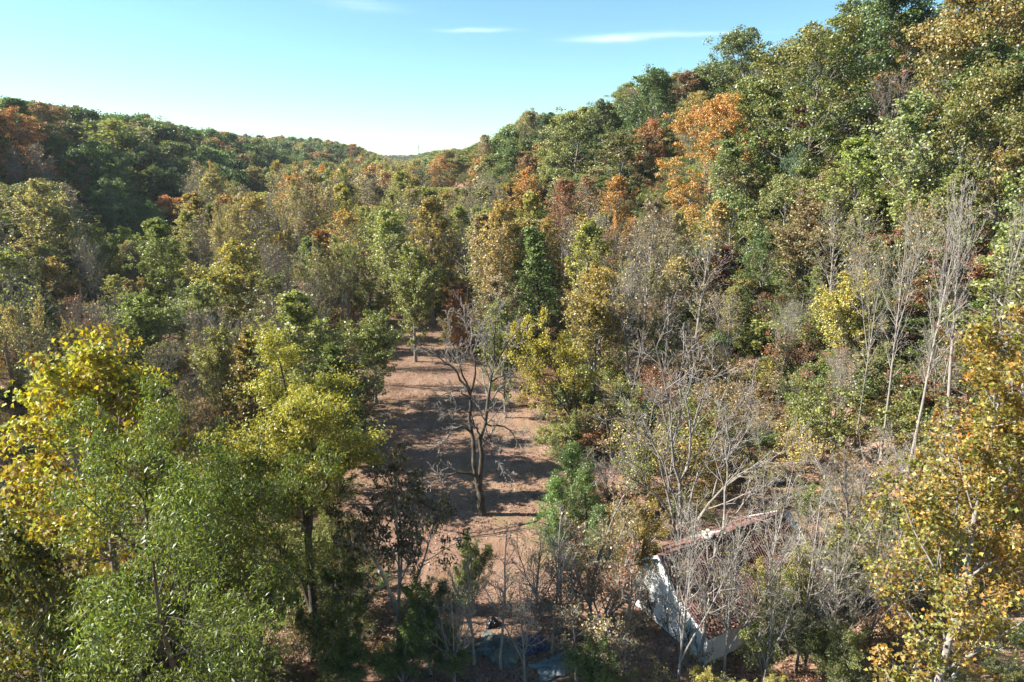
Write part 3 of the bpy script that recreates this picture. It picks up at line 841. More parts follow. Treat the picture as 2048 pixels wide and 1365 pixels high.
near('sapling_grey', 1050, 1130, 30.3, W=4.6, ca='tan', cb_='gold', label='grey twiggy sapling spreading low across the tarpaulin heap', name='sapling')
near('sapling_brown', 1190, 950, 34.5, W=4.6, ca='brown', cb_='tan', label='sapling with withered brown leaves between clearing cedar and house', name='sapling')
near('sapling_brown', 1205, 1050, 32.0, W=4.4, ca='brown', cb_='rust', label='brown-leaved sapling close before the white gable wall', name='sapling')
near('sapling_brown', 1160, 1120, 30.6, W=4.2, ca='tan', cb_='brown', label='withered tan-leaved sapling left of the house at the bottom edge', name='sapling')
near('sapling_brown', 1230, 1200, 29.6, W=3.6, ca='brown', cb_='tan', label='low brown-leaved sapling under the white gable wall', name='sapling')
near('privet', 1255, 985, 37.5, W=4.2, ca='olive', cb_='gold', label='olive gold small tree touching the left end of the house', name='small_tree')
near('sapling_grey', 1640, 965, 31.0, W=5.4, ca='yolive', cb_='gold', label='grey leafless sapling with long side branches right of the house', name='sapling')
near('sapling_grey', 1560, 900, 36.5, W=5.4, ca='tan', cb_='yolive', label='twiggy grey sapling behind the right end of the house', name='sapling')
near('privet', 1572, 1090, 32.8, W=3.6, ca='yolive', cb_=(0.38, 0.33, 0.04), label='yellow green bushy tree before the right half of the house', name='small_tree')
near('privet', 1685, 1225, 29.6, W=4.0, ca='green', cb_='yolive', label='green bush at the bottom right of the house', name='small_tree')
near('privet', 1440, 1338, 28.6, W=3.0, ca='yolive', cb_='yellow', label='bright yellow bush at the bottom edge below the house wall', name='small_tree')
near('privet', 1545, 1345, 28.4, W=2.8, ca='yolive', cb_='yellow', label='yellow bush at the bottom edge right of the house corner', name='small_tree')
near('privet', 1225, 1330, 28.6, W=2.8, ca='olive', cb_='yolive', label='olive yellow bush at the bottom edge left of the house', name='small_tree')
near('sapling_grey', 1385, 980, 29.6, W=5.6, ca='tan', cb_='brown', label='tall grey twiggy sapling before the near corner of the house', name='sapling')
near('sapling_grey', 1480, 1010, 30.4, W=5.6, ca='tan', cb_='yolive', label='wide grey twiggy sapling before the middle of the house', name='sapling')
near('sapling_grey', 1560, 1090, 30.0, W=5.0, ca='tan', cb_='gold', label='low grey twiggy sapling before the right end of the house', name='sapling')
near('sapling_brown', 1300, 1010, 41.5, W=4.4, ca='tan', cb_='gold', label='gold-leaved sapling behind the left end of the house', name='sapling')
near('sapling_grey', 1700, 1050, 34.0, W=5.2, ca='tan', cb_='brown', label='grey twiggy sapling just right of the house end wall', name='sapling')
near('sapling_pale', 1262, 1060, 31.6, W=3.4, ca='tan', cb_='brown', label='pale sapling touching the left edge of the white gable', name='sapling')
near('sapling_grey', 1130, 1070, 33.2, W=5.0, ca='tan', cb_='brown', label='grey twiggy sapling between tarpaulin heap and cedar', name='sapling')
near('privet', 1545, 1190, 30.2, W=3.4, ca='olive', cb_='yolive', label='olive bush hiding the right part of the white front wall', name='small_tree')
near('privet', 1635, 1170, 31.2, W=4.0, ca='green', cb_='yolive', label='green and yellow bush at the right end of the front wall', name='small_tree')
near('sapling_pale', 945, 1100, 31.8, W=3.4, ca='tan', cb_='brown', label='pale thin sapling left of the tarpaulin heap', name='sapling')
near('sapling_grey', 1075, 1040, 34.6, W=4.6, ca='tan', cb_='yolive', label='grey twiggy sapling behind the tarpaulin heap', name='sapling')
near('sapling_grey', 905, 1180, 29.8, W=3.6, ca='tan', cb_='brown', label='low grey brush sapling covering the left of the tarpaulin heap', name='sapling')
near('privet', 905, 1255, 30.4, W=2.8, ca='green', cb_='olive', label='small green bush just left of the tarpaulin heap', name='small_tree')
near('privet', 700, 1090, 34.5, W=3.6, ca='darkgreen', cb_='olive', label='dark olive bush behind the mimosa stems', name='small_tree')
near('privet', 490, 1260, 29.0, W=3.6, ca='green', cb_='olive', label='dark green bush at the bottom edge between the two willows', name='small_tree')
near('privet', 690, 1250, 30.2, W=3.6, ca='darkgreen', cb_='green', label='low dark green bush right of the leaning willow stems', name='small_tree')
near('privet', 800, 1270, 30.0, W=3.6, ca='green', cb_='midgreen', label='low green bush at the bottom edge under the mimosa', name='small_tree')
near('privet', 630, 1010, 36.0, W=4.4, ca='olive', cb_='yolive', label='olive bush behind the leaning willow stems', name='small_tree')
near('privet', 1180, 1250, 29.4, W=3.4, ca='olive', cb_='green', label='olive green bush between tarpaulin heap and house', name='small_tree')
near('sapling_brown', 1215, 1130, 33.5, W=4.6, ca='tan', cb_='brown', label='wide tan-leaved sapling between cedars and white gable', name='sapling')
near('sapling_grey', 1700, 1130, 30.0, W=5.0, ca='tan', cb_='gold', label='grey sapling above the green bush right of the house', name='sapling')
near('leafy_1', 640, 640, 68.0, W=7.0, ca='olive', cb_='yolive', label='olive leafy tree left of the clearing behind the yellow willow', name='tree')
near('bare_1', 565, 625, 66.0, W=8.0, ca='tan', cb_='brown', label='grey leafless tree directly behind the yellow willow', name='bare_tree')
near('leafy_1', 690, 715, 58.0, W=6.0, ca='olive', cb_='tan', label='short olive tan tree shading the left side of the clearing', name='tree')
near('leafy_2', 480, 660, 60.0, W=7.0, ca='olive', cb_='gold', label='gold-flecked olive tree behind the left willow', name='tree')
near('bare_1', 400, 610, 64.0, W=9.0, ca='tan', cb_='brown', label='wide grey leafless tree left behind the willows', name='bare_tree')
near('leafy_0', 610, 585, 57.0, W=7.0, ca='olive', cb_='yolive', label='tall olive tree rising behind the yellow willow', name='tree')
near('poplar_2', 545, 545, 62.0, W=7.0, ca='tan', cb_='olive', label='tall half-bare poplar behind the yellow willow', name='poplar_tree')
near('leafy_2', 665, 690, 52.0, W=6.0, ca='green', cb_='olive', label='dark olive tree between yellow willow and clearing', name='tree')
near('leafy_1', 660, 800, 50.0, W=5.5, ca='green', cb_='olive', label='small green tree at the clearing edge behind the yellow willow', name='tree')
near('sapling_grey', 1780, 1010, 33.0, W=4.6, ca='gold', cb_='orange', label='grey sapling between the house and the orange right edge tree', name='sapling')

# ------------------------------------------------------------------ trees one can tell apart on the slopes and in the valley
CAT = [
 # key, px, py, width px, height m, colours, label, name
 ('great_1', 1990, -60, 320, 27, 'green', (0.30, 0.18, 0.05), 'huge rust-tinged green oak cut by the top right corner', 'oak_tree'),
 ('great_1', 1800, -30, 260, 25, 'darkgreen', 'green', 'dark green oak at the top edge, right of the great orange-tipped maple', 'oak_tree'),
 ('oak_2', 1700, 5, 200, 20, 'darkgreen', 'olive', 'dark olive oak on the skyline above the great orange-tipped maple', 'oak_tree'),
 ('great_0', 1640, 48, 285, 29, (0.095, 0.15, 0.03), (0.24, 0.21, 0.04), 'great green maple with orange-tipped crown high on the right hillside', 'maple_tree'),
 ('maple_1', 1550, 150, 170, 23, (0.09, 0.15, 0.03), (0.19, 0.20, 0.04), 'green maple joined to the left flank of the great orange-tipped maple', 'maple_tree'),
 ('oak_3', 1500, 62, 170, 23, 'darkgreen', 'olive', 'dark olive oak on the right skyline above the orange maple', 'oak_tree'),
 ('oak_1', 1300, 138, 140, 23, 'darkgreen', 'green', 'round dark green oak standing out on the right skyline', 'oak_tree'),
 ('plume_0', 1392, 142, 100, 17, 'rust', 'brown', 'russet tree on the right skyline beside the round dark oak', 'maple_tree'),
 ('great_0', 1435, 192, 185, 26, (0.40, 0.26, 0.05), (0.46, 0.22, 0.05), 'bright orange maple in the middle of the right hillside', 'maple_tree'),
 ('maple_1', 1392, 182, 70, 15, 'yolive', 'gold', 'small golden green maple tucked behind the bright orange maple', 'maple_tree'),
 ('plume_1', 1250, 262, 160, 20, 'brown', 'olive', 'brownish twiggy tree left of the bright orange maple', 'oak_tree'),
 ('maple_0', 1300, 238, 70, 15, 'rust', 'orange', 'small fiery orange crown below the round dark skyline oak', 'maple_tree'),
 ('oak_0', 1150, 215, 160, 23, 'olive', 'yolive', 'wide olive yellow oak on the lower right skyline', 'oak_tree'),
 ('oak_2', 1062, 218, 70, 19, 'darkgreen', 'tan', 'dark green oak marking a step of the right skyline', 'oak_tree'),
 ('oak_3', 1108, 226, 70, 18, 'darkgreen', 'darkgreen', 'near black green oak beside the skyline step', 'oak_tree'),
 ('oak_0', 1215, 200, 90, 19, 'green', 'olive', 'green oak on the skyline between olive oak and round dark oak', 'oak_tree'),
 ('poplar_0', 966, 270, 45, 20, 'tan', 'pink', 'pinkish tan tree poking from the low right skyline', 'poplar_tree'),
 ('maple_0', 880, 312, 58, 21, 'darkgreen', 'orange', 'column of dark green and orange where the valley narrows', 'maple_tree'),
 ('oak_1', 900, 300, 90, 18, 'olive', 'tan', 'pale olive oak at the foot of the right skyline by the gap', 'oak_tree'),
 ('bare_2', 1492, 130, 90, 17, 'grey', 'grey', 'pale leafless tree left of the great orange-tipped maple', 'bare_tree'),
 ('plume_0', 1600, 208, 60, 13, 'red', 'red', 'small dark crimson tree before the great orange-tipped maple', 'maple_tree'),
 ('oak_2', 1625, 270, 95, 15, 'bluegreen', 'bluegreen', 'dense blue green tree below the great orange-tipped maple', 'oak_tree'),
 ('bare_1', 1790, 140, 160, 17, 'red', 'rust', 'mauve nearly leafless tree right of the great orange-tipped maple', 'bare_tree'),
 ('poplar_0', 1865, 185, 170, 22, 'yolive', 'palegreen', 'tall pale-trunked poplar with yellow green crown on the right slope', 'poplar_tree'),
 ('great_1', 1990, 140, 240, 22, 'green', (0.24, 0.19, 0.045), 'rust and green maple-like oak at the right edge under the top corner', 'oak_tree'),
 ('leafy_0', 1735, 275, 130, 18, 'olive', 'lime', 'olive poplar with lime top below the mauve leafless tree', 'poplar_tree'),
 ('leafy_1', 1655, 335, 110, 15, 'brown', 'tan', 'tan-leaved tree below the dense blue green tree', 'poplar_tree'),
 ('poplar_5', 1350, 328, 115, 24, 'tan', 'lime', 'tall poplar with lime tip and bare tan lower crown mid right', 'poplar_tree'),
 ('poplar_1', 1460, 278, 120, 23, 'yolive', 'palegreen', 'tall grey green poplar directly below the bright orange maple', 'poplar_tree'),
 ('oak_0', 1535, 445, 90, 13, 'green', 'darkgreen', 'deep green bushy tree at the foot of the right slope', 'oak_tree'),
 ('leafy_2', 1445, 492, 95, 14, 'green', 'red', 'tree with crimson sprays beside the deep green bushy tree', 'dogwood_tree'),
 ('leafy_1', 1620, 405, 150, 15, 'olive', 'brown', 'olive brown twiggy tree right of the deep green bushy tree', 'poplar_tree'),
 ('leafy_1', 1705, 545, 120, 13, 'yolive', 'yellow', 'bright yellow small tree at the foot of the right slope', 'hickory_tree'),
 ('bare_3', 1842, 385, 150, 24, 'tan', 'gold', 'tall leafless pale-trunked poplar with level branches before the right slope', 'poplar_tree'),
 ('bare_2', 1990, 350, 130, 24, 'tan', 'gold', 'tall leafless white-barked poplar by the right edge', 'poplar_tree'),
 ('bare_2', 2030, 400, 120, 21, 'tan', 'gold', 'second leafless white-barked poplar, cut by the right edge', 'poplar_tree'),
 ('poplar_2', 2020, 295, 150, 22, 'tan', 'gold', 'tan and gold poplar at the right edge above the white-barked pair', 'poplar_tree'),
 ('poplar_1', 1925, 330, 110, 21, 'olive', 'yolive', 'thin olive poplar between the two tall leafless poplars', 'poplar_tree'),
 ('poplar_0', 1234, 352, 85, 22, 'olive', 'orange', 'poplar with orange red top left of the lime-tipped poplar', 'poplar_tree'),
 ('poplar_0', 1130, 360, 80, 22, 'brown', 'rust', 'rust red poplar in the middle of the valley wood', 'poplar_tree'),
 ('poplar_3', 1048, 335, 100, 23, 'gold', 'orange', 'orange gold poplar in the middle of the valley wood', 'poplar_tree'),
 ('leafy_0', 1055, 382, 66, 20, 'lime', 'yellow', 'bright lime yellow poplar before the orange gold one', 'poplar_tree'),
 ('leafy_0', 1180, 445, 105, 18, 'gold', 'lime', 'lime and golden poplar right of the clearing end', 'poplar_tree'),
 ('leafy_2', 1075, 455, 115, 18, 'palegreen', 'midgreen', 'tall grey green fine-leaved tree right of the clearing end', 'tree'),
 ('leafy_0', 858, 395, 95, 21, 'yolive', 'gold', 'golden green poplar straight beyond the clearing', 'poplar_tree'),
 ('bare_0', 932, 362, 55, 23, 'pink', 'pink', 'tall mauve leafless pole of a tree beyond the clearing', 'bare_tree'),
 ('poplar_0', 760, 422, 90, 20, 'pink', 'lime', 'pinkish tan poplar with lime tip left beyond the clearing', 'poplar_tree'),
 ('leafy_1', 822, 492, 105, 16, 'olive', 'yolive', 'olive tree standing at the far end of the clearing', 'tree'),
 ('poplar_4', 592, 362, 115, 23, 'tan', 'tan', 'broad tan poplar with many stems left of the valley middle', 'poplar_tree'),
 ('leafy_0', 686, 368, 60, 22, 'yolive', 'yellow', 'narrow yellow green poplar right of the broad tan one', 'poplar_tree'),
 ('poplar_3', 735, 345, 80, 23, 'tan', 'grey', 'grey tan poplar standing where the far valley closes', 'poplar_tree'),
 ('leafy_0', 332, 437, 140, 18, 'yolive', 'lime', 'large lime and olive poplar before the shaded left slope', 'poplar_tree'),
 ('leafy_1', 462, 485, 130, 16, 'yolive', 'yellow', 'bright yellow green tree right of the lime and olive poplar', 'tree'),
 ('plume_0', 212, 358, 112, 17, 'midgreen', 'palegreen', 'pale green tree catching sun on the shaded left slope', 'oak_tree'),
 ('oak_2', 282, 405, 90, 15, 'green', 'midgreen', 'green tree right below the sunlit pale green tree', 'oak_tree'),
 ('plume_1', 322, 392, 100, 14, 'rust', 'orange', 'salmon orange tree low on the shaded left slope', 'maple_tree'),
 ('maple_1', 513, 335, 60, 20, 'olive', 'gold', 'golden orange tree at the foot of the left slope', 'maple_tree'),
 ('bare_0', 95, 285, 90, 22, 'pink', 'pink', 'mauve leafless tree on the left slope near the edge', 'bare_tree'),
 ('bare_0', 15, 292, 80, 22, 'pink', 'pink', 'mauve leafless tree cut by the left edge', 'bare_tree'),
 ('poplar_3', 48, 362, 150, 22, 'olive', 'tan', 'big olive tan tree with dark trunk at the left edge', 'poplar_tree'),
 ('leafy_1', 112, 518, 95, 14, 'brown', 'gold', 'orange gold leaved small tree near the left edge', 'tree'),
 ('bare_1', 168, 470, 95, 16, 'brown', 'olive', 'dark leafless tree before the shaded left slope', 'bare_tree'),
 ('bare_1', 150, 585, 130, 14, 'rust', 'rust', 'grey leafless tree behind the bright yellow foreground tree', 'bare_tree'),
 ('leafy_1', 278, 582, 120, 12, 'olive', 'lime', 'low olive lime tree left of the valley thicket', 'tree'),
 ('leafy_1', 385, 565, 110, 12, 'palegreen', 'yolive', 'low pale olive tree in the left valley thicket', 'tree'),
 ('leafy_1', 742, 622, 105, 11, 'midgreen', 'yolive', 'rounded yellow green tree on the left edge of the clearing', 'tree'),
 ('leafy_1', 425, 652, 90, 12, 'tan', 'yolive', 'yellow brown tree behind the yellow green willow', 'tree'),
 ('bare_1', 545, 480, 120, 17, 'grey', 'brown', 'grey leafless tree in the left valley thicket', 'bare_tree'),
 ('bare_1', 610, 560, 120, 14, 'brown', 'rust', 'brownish leafless tree left of the clearing', 'bare_tree'),
 ('poplar_4', 640, 475, 110, 18, 'olive', 'tan', 'olive tan many-stemmed tree left of the clearing', 'tree'),
 ('maple_1', 922, 585, 62, 9.5, 'orange', 'orange', 'salmon orange slender maple behind the tall bare tree', 'maple_tree'),
 ('poplar_3', 1010, 552, 110, 13.5, 'olive', 'pink', 'sparse crimson and olive tree behind the tall bare tree', 'tree'),
 ('leafy_1', 1010, 600, 90, 13, 'olive', 'yolive', 'olive tree at the right side of the clearing', 'tree'),
 ('bare_2', 1352, 420, 110, 20, 'grey', 'grey', 'grey leafless straight tree left of the crimson-sprayed tree', 'bare_tree'),
 ('bare_0', 1265, 430, 90, 19, 'pink', 'tan', 'pinkish twiggy tree between lime poplar and grey straight tree', 'bare_tree'),
 ('bare_1', 1575, 600, 110, 11, 'olive', 'yolive', 'dark forked leafless tree at the foot of the right slope', 'bare_tree'),
 ('bare_1', 1690, 690, 100, 10, 'gold', 'orange', 'small dark leafless tree below the bright yellow small tree', 'bare_tree'),
 ('poplar_2', 1750, 395, 90, 19, 'tan', 'yolive', 'slender pale-trunked poplar left of the tall leafless poplar', 'poplar_tree'),
 ('poplar_5', 1410, 400, 90, 22, 'tan', 'gold', 'slim tan poplar right of the lime-tipped poplar', 'poplar_tree'),
 ('poplar_2', 1300, 395, 95, 22, 'tan', 'pink', 'slim pinkish tan poplar left of the lime-tipped poplar', 'poplar_tree'),
 ('bare_2', 1900, 420, 120, 23, 'tan', 'gold', 'slender leafless poplar between the two tall pale ones', 'poplar_tree'),
 ('bare_3', 1770, 470, 100, 20, 'tan', 'gold', 'leafless pale poplar just right of the bright yellow small tree', 'poplar_tree'),
 ('poplar_2', 1190, 350, 80, 22, 'tan', 'rust', 'slim rust and tan poplar between rust red and orange-topped poplars', 'poplar_tree'),
 ('poplar_0', 1000, 400, 80, 22, 'tan', 'gold', 'tan gold poplar left of the bright lime yellow one', 'poplar_tree'),
 ('poplar_0', 970, 430, 80, 20, 'tan', 'pink', 'pale pinkish poplar right beyond the clearing end', 'poplar_tree'),
 ('poplar_2', 1690, 380, 90, 19, 'brown', 'olive', 'slender grey poplar above the bright yellow small tree', 'poplar_tree'),
]
for key, px, py, wpx, H, ca, cb_, label, name in CAT:
    seen(key, px, py, wpx, H, ca, cb_, label, name)

# ------------------------------------------------------------------ the rest of the wood: the nearest as trees, the far wood as one mass
SKX = [-200, 0, 60, 150, 260, 400, 480, 550, 620, 700, 760, 800, 870, 930, 1000, 1060, 1130, 1220, 1300, 1400, 1450, 1520, 1600, 1700, 1850, 2048, 2300]
SKY = [195, 195, 202, 218, 226, 258, 268, 272, 278, 292, 313, 320, 306, 302, 278, 232, 234, 208, 150, 135, 98, 72, 52, 12, -30, -80, -120]
rng = np.random.default_rng(99)
S_, T_ = np.meshgrid(np.arange(30, 1000, 6.9), np.arange(-230, 175, 6.9))
S_ = (S_ + rng.uniform(-3.2, 3.2, S_.shape)).ravel(); T_ = (T_ + rng.uniform(-3.2, 3.2, T_.shape)).ravel()
XX = S_ * SU[0] + T_ * TV[0]; YY = S_ * SU[1] + T_ * TV[1]
ok = (YY > 46) & ~in_clearing(XX, YY, 3.0)
ok &= ~((XX > 5) & (XX < 36) & (YY < 72) & (T_ < 40))                       # brush zone right of the clearing
ok &= ~((XX < 0) & (YY < 66) & (XX > -30))                                # view over the clearing's left side
px_, _, zc_ = project(np.stack([XX, YY, terrain(XX, YY) + 14], 1))
ok &= (px_ > -330) & (px_ < 2170) & (zc_ > 5)
bs = np.array(BASES)
dmin = np.min(np.hypot(XX[:, None] - bs[None, :, 0], YY[:, None] - bs[None, :, 1]), 1)
ok &= dmin > 4.6
ZH = terrain(XX, YY); ok &= (ZH < 2.5) | (rng.random(len(XX)) < 0.66)
XX, YY, S_, T_ = XX[ok], YY[ok], S_[ok], T_[ok]
order = np.argsort(np.hypot(XX, YY)); XX, YY, S_, T_ = XX[order], YY[order], S_[order], T_[order]
ZG = terrain(XX, YY)
hill_r = (T_ > -20) & (ZG > 2.5); hill_l = (T_ < -35) & (ZG > 2.5)
def pick(c, p):
    p = np.array(p, float); return c[rng.choice(len(c), p=p / p.sum())]
far_pts = []
auto = []
N_SINGLE = 205
for x, y, s, t, zg, hr_, hl_ in zip(XX, YY, S_, T_, ZG, hill_r, hill_l):
    if hr_:
        h = rng.uniform(13.5, 20); w = rng.uniform(10, 16)
        kind = pick(['oak', 'maple', 'plume', 'leafy', 'poplar', 'bare'], [5, 3, 1.5, 2.0, 1.5, 0.5] if zg > 9 else [2, 1.2, 1, 3, 4, 1.5])
        cols = [('darkgreen', 'green'), ('green', 'olive'), ('olive', 'yolive'), ('olive', 'rust'), ('brown', 'rust'), ('gold', 'orange'), ('olive', 'tan'), ('darkgreen', 'olive'), ('bluegreen', 'green')]
        ca, cb_ = pick(cols, [3.0, 4.0, 3.0, 1.2, 0.5, 0.5, 1.0, 2.8, 1.0])
    elif hl_:
        h = rng.uniform(11.5, 20.5); w = rng.uniform(8.5, 17)
        kind = pick(['oak', 'maple', 'plume', 'leafy', 'bare'], [6, 2.2, 1, 1, 0.5])
        cols = [('darkgreen', 'green'), ('green', 'olive'), ('olive', 'yolive'), ('darkgreen', 'olive'), ('olive', 'rust'), ('rust', 'orange'), ('brown', 'olive'), ('bluegreen', 'green')]
        ca, cb_ = pick(cols, [3, 3, 1.4, 3, 1.5, 0.6, 1.6, 1])
        if rng.random() < 0.2: ca, cb_ = 'darkgreen', 'darkgreen' if rng.random() < 0.5 else 'green'
    else:
        h = rng.uniform(18, 25) * (0.82 if s < 100 else 1.0); w = rng.uniform(5.5, 8.5)
        kind = pick(['poplar', 'leafy', 'bare', 'maple', 'plume'], [6.5, 2.0, 3.4, 0.2, 0.2])
        cols = [('tan', 'tan'), ('olive', 'yolive'), ('tan', 'yolive'), ('olive', 'tan'), ('brown', 'tan'), ('yolive', 'gold'), ('brown', 'rust'), ('palegreen', 'olive'), ('gold', 'orange'), ('yolive', 'lime')]
        ca, cb_ = pick(cols, [3, 3.2, 4.2, 3.2, 0.9, 2.6, 0.3, 1.4, 0.9, 1.8])
    if kind == 'bare': ca, cb_ = 'pink', 'tan'
    top = np.array([x, y, zg + h])
    u, v, zc = project(top)
    lim = np.interp(u, SKX, SKY) + rng.uniform(-4, 10)
    if v < lim:
        h = at_y(u, lim, y)[2] - zg
        if h < 6.5: continue
    # do not stand in front of a tree that the photograph shows
    u, v, zc = project(np.array([x, y, zg + h])); hw = 0.42 * w / zc * FPX
    for uc, vc, zcc, Wc, yc in SEEN:
        wc = Wc / zcc * FPX
        if yc > y - 3 and abs(u - uc) < 0.42 * wc + hw * 0.7 and v < vc + 0.85 * min(wc, 170):
            h = min(h, at_y(u, vc + 0.85 * min(wc, 170), y)[2] - zg)
    if h < 5.5: continue
    u, v, zc = project(np.array([x, y, zg + h]))
    if -60 < u < 2110 and len(auto) < N_SINGLE and zc > 0:
        auto.append((x, y, s, t, zg, h, w * h / 17.5 if kind in ('oak', 'maple', 'plume') else w, kind, ca, cb_, u, v))
    else:
        far_pts.append((x, y, zg, h, w, kind, ca, cb_))
VAR = dict(oak=['oak_0', 'oak_1', 'oak_2', 'oak_3'], maple=['maple_0', 'maple_1', 'maple_2'], plume=['plume_0', 'plume_1'],
           leafy=['leafy_0', 'leafy_1', 'leafy_2'], poplar=['poplar_0', 'poplar_1', 'poplar_2', 'poplar_3', 'poplar_4', 'poplar_5', 'poplar_2', 'poplar_5'], bare=['bare_0', 'bare_1', 'bare_3'])
FORM = dict(oak='broad oak', maple='dense maple', plume='plumed tree', leafy='leafy tree', poplar='open poplar', bare='leafless tree')
NAMES = dict(oak='oak_tree', maple='maple_tree', plume='maple_tree', leafy='poplar_tree', poplar='poplar_tree', bare='bare_tree')
def region(x, y, s, t, zg):
    if t > -20 and zg > 2.5:
        return 'high on the right hillside' if zg > 20 else ('midway up the right hillside' if zg > 9 else 'at the foot of the right hillside')
    if t < -35 and zg > 2.5:
        return 'high on the left hillside' if zg > 14 else 'low on the left hillside'
    if y > 112: return ('far along the valley floor, ' if s > 170 else 'just beyond the clearing, ') + ('left side' if t < -28 else 'right side' if t > 2 else 'middle')
    return 'left of the clearing' if x < -10 else 'right of the clearing'
ORD = ['first', 'second', 'third', 'fourth', 'fifth', 'sixth', 'seventh', 'eighth', 'ninth', 'tenth', 'eleventh', 'twelfth', 'thirteenth', 'fourteenth', 'fifteenth', 'sixteenth', 'seventeenth', 'eighteenth', 'nineteenth', 'twentieth']
_T = ['twent', 'thirt', 'fort', 'fift']
ORD += [f'{t}y-{o}' if o else f'{t}ieth' for t in _T for o in ['' if t != 'twent' else None] + ORD[:9] if o is not None]
desc = []
for a in auto:
    ca, cb_ = a[8], a[9]
    col = ('mauve' if a[7] == 'bare' else CNAME[ca] if ca == cb_ else f'{CNAME[ca]} and {CNAME[cb_]}')
    desc.append(f'{col} {FORM[a[7]]} {region(*a[:5])}')
byd = {}
for i, d in enumerate(desc): byd.setdefault(d, []).append(i)
lab = list(desc)
for d, ids in byd.items():
    if len(ids) > 1:
        ids = sorted(ids, key=lambda i: auto[i][10])
        for k, i in enumerate(ids):
            lab[i] = d + (', leftmost such' if k == 0 else ', rightmost such' if k == len(ids) - 1 else f', {ORD[k]} such from left')
for a, l in zip(auto, lab):
    x, y, s, t, zg, h, w, kind, ca, cb_ = a[:10]
    g = 'trees on the right hillside' if 'right hillside' in l else 'trees on the left hillside' if 'left hillside' in l else 'trees on the valley floor'
    place(VAR[kind][rng.integers(len(VAR[kind]))], x, y, h, w, ca, cb_, l, NAMES[kind], 'tree', g)

# distant hills beyond the valley's end
S2, T2 = np.meshgrid(np.arange(1000, 2000, 13), np.arange(-420, 520, 13))
S2 = (S2 + rng.uniform(-5, 5, S2.shape)).ravel(); T2 = (T2 + rng.uniform(-5, 5, T2.shape)).ravel()
X2 = S2 * SU[0] + T2 * TV[0]; Y2 = S2 * SU[1] + T2 * TV[1]; Z2 = terrain(X2, Y2)
u2, v2, _ = project(np.stack([X2, Y2, Z2 + 12], 1))
k2 = (u2 > 690) & (u2 < 1010) & (v2 < 345)
dist_pts = []
for x, y, zg in zip(X2[k2], Y2[k2], Z2[k2]):
    dist_pts.append((x, y, zg, rng.uniform(11, 16), rng.uniform(10, 15), 'oak', *pick([('darkgreen', 'olive'), ('green', 'olive'), ('olive', 'tan'), ('brown', 'olive')], [2, 2, 2, 1])))

def combined(key):
    """wood and leaves of a small crown as one mesh for the far woods"""
    wv, wq, lv, bark, lm = PROTO[key]['raw']
    v, q, at = lv
    V = np.concatenate([wv, v]); Q = np.concatenate([wq, q + len(wv)])
    A = np.concatenate([np.ones((len(wv), 4)), at])
    me = mesh_from('far_' + key, V, Q, bark, A)
    me.materials.append(lm)
    mi = np.zeros(len(Q), np.int32); mi[len(wq):] = 1
    me.polygons.foreach_set('material_index', mi)
    return me
far_keys = ['far_oak_0', 'far_oak_1', 'far_oak_2', 'far_poplar_0', 'far_poplar_1', 'far_bare_0']
near_keys = ['oak_0', 'oak_2', 'maple_0', 'leafy_0', 'poplar_0', 'poplar_3', 'bare_0']
def proto_collection(name, keys, mk):
    c = bpy.data.collections.new(name)
    for i, k in enumerate(keys):
        o = bpy.data.objects.new(f'{chr(97 + i)}_{name}', mk(k)); c.objects.link(o)
    return c
